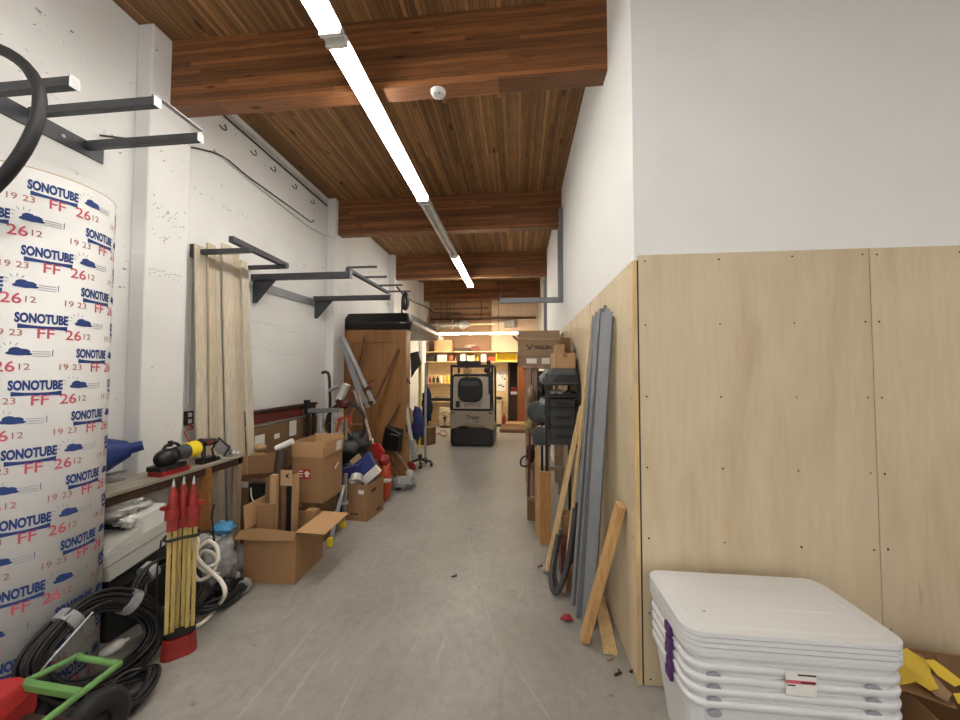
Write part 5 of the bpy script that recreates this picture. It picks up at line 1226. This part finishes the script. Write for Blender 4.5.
for k, (x, y, l_) in enumerate(((.37, 4.05, 'round bright wrench head in the open tool tray'), (.45, 4.10, 'bright pliers lying in the middle of the open tool tray'), (.54, 4.08, 'dark socket lying at the right of the open tool tray'))):
    b = MB(); b.ell((x, y, 1.53), (.045, .05, .03), lump=.5, seed=120 + k); b.bar((x, y, 1.525), (x + .05, y + .16, 1.535), .02, .012); tag(b.build('hand_tool', ('alu', 'alu', 'dgrey')[k]), l_, 'tool')
q = thing('plastic_tote', 'uppermost dark tote on the black rack, with sloped shoulders', 'tote', (.45, 4.35, 1.63), 'dark totes on the rack')
MB().box(.285, .655, 3.95, 4.75, 1.62, 1.635).build('base_plate', 'black', q)
b = MB(); b.rrect(.468, 4.35, .37, .80, .04, 1.636, 1.74, .35, .78); b.rrect(.478, 4.36, .34, .77, .05, 1.74, 1.80, .29, .72); b.build('tub', 'dgrey', q, .01)
b = MB(); b.prism([(.35, 3.947, 1.66), (.62, 3.947, 1.66), (.62, 3.947, 1.735), (.42, 3.947, 1.735)], (0, .006, 0)); b.build('moulded_panel', 'dgrey2', q, .002)
for k, (px, py, l_) in enumerate(((543, 378, 'small grey fitting hung at the left side of the rack top'), (541, 391, 'dark clip hung on the rack side below the grey fitting'), (543, 402, 'grey tool handle hung on the rack side'), (544, 418, 'dark tool handle hung low on the rack side'))):
    p = V((0.274, 4.100, 1.696)) if k == 0 else V((0.251, 4.100, 1.552)) if k == 1 else V((0.273, 4.100, 1.431)) if k == 2 else V((0.294, 4.100, 1.255))
    b = MB(); b.ell(p, (.04, .05, .05), lump=.5, seed=130 + k); b.bar(p, p + V((.03, .02, .06)), .02, .02); tag(b.build('hung_tool', ('gtape', 'black', 'gtape', 'dgrey')[k]), l_, 'tool')
for k, (p, r, l_) in enumerate(((V((0.232, 4.600, 1.267)), .125, 'big round dark lid hanging left of the tote rack'), (V((0.280, 4.600, 0.972)), .115, 'second round dark lid with a pale edge, below the big one'))):
    t = thing('round_lid', l_, 'lid', p)
    MB().lathe([(0, -.02), (r * .8, -.03), (r, -.01), (r, .02), (r * .9, .03), (0, .015)], p, 28, axis=(-.45, -.88, .1)).build('disc', 'dgrey', t)
    MB().tube([p + Matrix.Rotation(0, 3, 'X') @ V((r * math.cos(a) * .89, -r * math.cos(a) * .45, r * math.sin(a))) for a in [2 * PI * j / 28 for j in range(28)]], .008, 6, True).build('rim', 'tipwhite' if k else 'galv', t)
# boxes on the top tote
cbox('small_carton', 'pale square carton on the top tote in front of the smaller ones', 'cardboard box', T(.50, 4.18, 1.802, .12), .23, .22, .17, 'card2')
cbox('small_carton', 'small pale carton standing behind the square one on the tote', 'cardboard box', T(.495, 4.48, 1.802, 0), .11, .14, .29, 'card2', tape=False)
cbox('small_carton', 'dark brown carton beside the plywood at the back of the tote top', 'cardboard box', T(.575, 4.58, 1.802, 0), .12, .14, .38, 'card3', tape=False)
b = MB(); b.plate([(.60, 4.30, 1.82), (.655, 4.42, 1.81), (.65, 4.42, 2.10), (.63, 4.28, 2.02)], .006); tag(b.build('card_flap', 'card'), 'upright cardboard flap against the plywood above the totes', 'cardboard')
# timber frame with the lettered box on it
t = thing('timber_frame', 'weathered timber frame behind the totes carrying the lettered carton', 'frame', (.3, 5.6, 0))
for x, y in ((.115, 5.3), (.20, 5.32), (.115, 6.0), (.58, 5.4), (.58, 6.0)): MB().box(x, x + .07, y, y + .06, 0, 1.82).build('post', 'oldwood', t, .004)
MB().box(.06, .655, 5.28, 6.08, 1.82, 1.855).build('top_board', 'oldwood', t, .003)
for z in (.35, 1.0, 1.45): MB().box(.12, .655, 5.36, 5.42, z, z + .06).build('cross_rail', 'oldwood', t, .003)
b = MB(); b.prism([(.20, 5.33, 1.0), (.50, 5.33, 1.0), (.5, 5.33, 1.78), (.2, 5.33, 1.78)], (0, .02, 0)); b.build('back_board', 'darkbrown', t)
for k, (z, mt_, l_) in enumerate(((1.45, 'oldwood', 'brown bundle jutting from the timber frame near its top'), (1.0, 'tan', 'tan lump of canvas hanging on the timber frame'), (.62, 'darkbrown', 'dark bundle hanging low on the timber frame'))):
    b = MB(); b.ell((.17, 5.22, z), (.06, .07, .12), lump=.5, seed=140 + k); tag(b.build('hung_bundle', mt_), l_, 'bundle')
b = MB(); b.tube(smooth_pts([(0.148, 5.200, 0.602), (0.051, 5.200, 0.558), (0.037, 5.200, 0.460), (0.120, 5.200, 0.449), (0.162, 5.200, 0.505)], 4), .014, 6); tag(b.build('wire_hook', 'wire'), 'black wire hook sticking out into the aisle from the timber frame', 'hook')
plank('wood_post', 'maroon', (.13, 5.0, .005), (.155, 5.0, .95), .03, .04, 'dark red stick leaning at the timber frame')
M6 = T(.30, 5.70, 1.857, 0)
t = cbox('flat_box', 'low grey-brown carton with two white labels under the lettered carton', 'cardboard box', M6, .58, .40, .14, 'cardgrey', tape=False)
onface(M6, '-y', .58, .40, -.10, .075, .15, .075, 'paper', t); onface(M6, '-y', .58, .40, .11, .075, .12, .09, 'paper', t)
M7 = T(.305, 5.72, 1.999, 0)
t = cbox('lettered_carton', 'open grey-brown carton with a stag emblem and lettering, topmost on the timber frame', 'cardboard box', M7, .62, .44, .26, 'cardgrey', {'-y': (-6, .13), '+y': (10, .15), '-x': (50, .10), '+x': (20, .10)})
b = MB(M7); text(b, 'VALLEN', .075, (.065, -.2225, .135), (1, 0, 0), (0, 0, 1), 0, .025, .95)
for s in (-1, 1):   # stag-like emblem
    b.plate([(-.135 + s * .005, -.2222, .10), (-.135 + s * .03, -.2222, .155), (-.135 + s * .055, -.2222, .19), (-.135 + s * .02, -.2222, .165)], .0006)
    b.plate([(-.135 + s * .02, -.2222, .15), (-.135 + s * .055, -.2222, .16), (-.135 + s * .05, -.2222, .17), (-.135 + s * .02, -.2222, .162)], .0006)
b.plate([(-.15, -.2224, .14), (-.135, -.2224, .085), (-.12, -.2224, .14)], .0006)
b.build('printed_lettering', 'ink_dark', t)
b = MB(M7); b.box(-.312, .312, -.229, -.2215, .250, .272); b.build('rim_edge', 'card2', t)
b = MB(); b.bar((0.618, 5.900, 2.279), (0.837, 5.900, 2.341), .03, .03); tag(b.build('black_rod', 'black'), 'short black rod sticking out behind the lettered carton', 'rod')

# ------------------------------------------------------------------ stack of frosted bins, front right
BX, BY, BW, BD = 1.122, 1.885, .845, .47
names = ['lowest frosted storage bin of the nested stack by the plywood', 'second frosted bin from the bottom of the nested stack', 'middle frosted bin of the nested stack', 'fourth frosted bin, carrying the printed sticker, in the nested stack', 'uppermost frosted bin of the nested stack, right under the lids']
for k in range(5):
    z0 = .002 + .050 * k; zr = z0 + .367
    t = thing('storage_bin', names[k], 'storage bin', (BX, BY, z0), 'nested frosted bins')
    b = MB()
    def ring(w, d, r, z):
        o = []
        for sx, sy, a0 in ((1, 1, 0), (-1, 1, PI / 2), (-1, -1, PI), (1, -1, 1.5 * PI)):
            for i in range(7):
                a = a0 + PI / 2 * i / 6; o.append((BX + sx * (w / 2 - r) + r * math.cos(a), BY + sy * (d / 2 - r) + r * math.sin(a), z))
        return o
    e = .004
    rs = [ring(BW * .86, BD * .80, .07, z0), ring(BW * .965, BD * .94, .07, zr), ring(BW * .965 - e, BD * .94 - e, .068, zr), ring(BW * .86 - e, BD * .80 - e, .068, z0 + .004)]
    n = len(rs[0]); vs = sum(rs, [])
    b.add(vs, [(j * n + i, j * n + (i + 1) % n, (j + 1) * n + (i + 1) % n, (j + 1) * n + i) for j in range(3) for i in range(n)] + [tuple(reversed(range(n))), tuple(range(3 * n, 4 * n))], 0, False)
    b.build('tub', 'clearbin', t)
    b = MB(); rs = [ring(BW * .965, BD * .94, .07, zr - .012), ring(BW * .995, BD * .99, .075, zr - .006), ring(BW, BD, .075, zr + .012), ring(BW * .99, BD * .985, .075, zr + .022), ring(BW * .96, BD * .93, .07, zr + .022)]
    vs = sum(rs, []); b.add(vs, [(j * n + i, j * n + (i + 1) % n, (j + 1) * n + (i + 1) % n, (j + 1) * n + i) for j in range(4) for i in range(n)], 0, True)
    b.build('rim', 'clearbin', t)
    b = MB(); b.box(BX - BW / 2 - .014, BX - BW / 2 + .004, BY - .09 - .012 * (k % 2), BY - .03 - .012 * (k % 2), zr - .026, zr + .016); b.build('latch', 'purple', t, .004)
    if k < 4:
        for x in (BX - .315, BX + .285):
            b = MB(); b.prism([(x + .028 * math.cos(a), BY - BD / 2 * .965 - .004 , zr - .028 + .016 * math.sin(a)) for a in [2 * PI * i / 16 for i in range(16)]], (0, .004, 0)); b.build('moulded_grip', 'recess_shade', t)  # grey oval puts the shade of the recessed grip into colour
    if k == 3:
        yq = BY - BD / 2 - .004
        b = MB(); b.plate([(BX - .045, yq, zr - .07), (BX + .07, yq, zr - .07), (BX + .07, yq, zr + .026), (BX - .045, yq, zr + .026)], .001); o = b.build('printed_sticker', 'paper', t)
        b = MB(); b.box(BX - .045, BX + .065, yq - .003, yq - .001, zr - .022, zr - .010); b.build('red_band', 'ink_red', o)
        b = MB(); b.box(BX + .0, BX + .068, yq - .003, yq - .001, zr + .010, zr + .015); b.box(BX + .01, BX + .065, yq - .0035, yq - .001, zr - .019, zr - .013); b.box(BX - .04, BX - .01, yq - .003, yq - .001, zr - .032, zr - .028); b.build('dark_print', 'ink_dark', o)
for k in range(4):
    z = .592 + .021 * k
    t = thing('bin_lid', ('lowest frosted lid lying on the nested bins', 'second frosted lid from below on the nested bins', 'third frosted lid from below on the nested bins', 'uppermost frosted lid, with a faint raised panel, on the nested bins')[k], 'lid', (BX, BY, z), 'frosted lids on the nested bins')
    b = MB(); b.rrect(BX, BY, BW + .012, BD + .012, .075, z, z + .0175, k=8); b.build('lid_plate', 'clearbin', t, .006, seg=3)
    b = MB(); b.rrect(BX, BY, BW - .06, BD - .06, .06, z + .0176, z + .0202, BW - .09, BD - .09, k=8); b.build('raised_panel', 'clearbin', t, .002)
    if k == 3:
        b = MB(); b.rrect(BX, BY + .02, BW - .16, .16, .04, z + .0203, z + .0215, BW - .18, .14, k=6); b.build('centre_rib', 'clearbin', t, .002)
        b = MB(); b.plate([(BX - .30, BY - .10, z + .0206), (BX - .285, BY - .105, z + .0206), (BX - .28, BY - .098, z + .0206)], .0008); b.build('speck', 'ink_dark', t)

# torn carton with yellow tape
M8 = T(1.98, 1.88, 0, math.radians(-6))
t = cbox('torn_carton', 'torn brown carton with yellow tape on its flaps, right of the frosted bins', 'cardboard box', M8, .56, .48, .355, 'card', {})
def ragged(name, mt, P, th):
    b = MB(); b.add(P, [tuple(range(len(P)))]); o = b.build(name, mt, t); so = o.modifiers.new('thick', 'SOLIDIFY'); so.thickness = th; so.offset = 1; return o
ragged('torn_flap', 'card', [(1.743, 2.010, 0.400), (1.871, 2.030, 0.405), (1.911, 1.996, 0.410), (1.872, 1.899, 0.405), (1.830, 1.812, 0.395), (1.793, 1.746, 0.375), (1.739, 1.772, 0.380), (1.658, 1.806, 0.385), (1.551, 1.794, 0.385)], .006)
ragged('torn_flap', 'card3', [(1.939, 1.972, 0.430), (2.022, 1.988, 0.420), (2.173, 1.995, 0.400), (1.941, 1.787, 0.385), (1.888, 1.824, 0.390), (1.895, 1.875, 0.400)], .006)
ragged('torn_flap', 'cardgrey', [(1.758, 1.856, 0.412), (1.833, 1.883, 0.414), (1.814, 1.783, 0.402), (1.759, 1.744, 0.398), (1.736, 1.772, 0.404)], .004)
ragged('yellow_tape', 'yellowtape', [(1.792, 1.987, 0.412), (1.877, 2.031, 0.414), (1.877, 1.978, 0.416), (1.887, 1.937, 0.416), (1.822, 1.869, 0.416), (1.777, 1.794, 0.410), (1.728, 1.779, 0.410), (1.715, 1.820, 0.412), (1.612, 1.793, 0.408)], .002)
ragged('yellow_tape', 'yellowtape', [(1.867, 1.942, 0.424), (1.914, 1.947, 0.424), (1.917, 1.896, 0.420), (1.919, 1.839, 0.410), (1.857, 1.812, 0.410), (1.838, 1.857, 0.418)], .002)
ragged('yellow_tape', 'yellowtape', [(1.808, 1.773, 0.410), (1.918, 1.800, 0.405), (1.868, 1.744, 0.400), (1.784, 1.733, 0.402)], .002)

# scraps on the floor
rn_ = random.Random(8)
for k, (px, l_) in enumerate((((0.665, 2.282, 0.000), 'dark wood chip on the floor near the plywood corner'), ((0.572, 2.251, 0.000), 'bent dark sliver on the floor near the plywood corner'), ((0.554, 2.360, 0.000), 'small brown chip at the end of the flat board'), ((0.192, 3.395, 0.000), 'rusty bent clip on the floor at the left of the long stick'), ((-0.552, 3.153, 0.000), 'dark pebble in the middle of the floor'))):
    px = V(px); b = MB(); b.bar(px + V((-.02, -.01, .006)), px + V((.022, .012, .007)), .012, .008); b.bar(px + V((.02, .01, .006)), px + V((.01, .03, .01)), .008, .006)
    tag(b.build('floor_scrap', ('ink_dark', 'ink_dark', 'oldwood', 'maroon', 'ink_dark')[k]), l_, 'scrap')

# ------------------------------------------------------------------ added even world fill, the side behind the viewer left open; camera
w = bpy.data.worlds.new('world_fill'); S.world = w; w.use_nodes = True
bg = w.node_tree.nodes['Background']; bg.inputs['Color'].default_value = (1, .98, .95, 1); bg.inputs['Strength'].default_value = .5
cam = bpy.data.cameras.new('camera'); co = bpy.data.objects.new('camera', cam); COL.objects.link(co)
cam.sensor_width = 36; cam.lens = 364.4 / 960 * 36; cam.clip_start = .05
yaw, pit, rol = math.radians(5.979), math.radians(2.051), math.radians(.083)
fw = V((-math.sin(yaw) * math.cos(pit), math.cos(yaw) * math.cos(pit), math.sin(pit)))
rt = V((math.cos(yaw), math.sin(yaw), 0)); up = rt.cross(fw)
r2 = rt * math.cos(rol) + up * math.sin(rol); u2 = up * math.cos(rol) - rt * math.sin(rol)
m = Matrix((r2, u2, -fw)).transposed().to_4x4(); m.translation = (0, 0, 1.75)
co.matrix_world = m; S.camera = co
S.view_settings.view_transform = 'Standard'; S.view_settings.look = 'None'; S.view_settings.gamma = 1; S.view_settings.use_curve_mapping = False
S.view_settings.exposure = .95
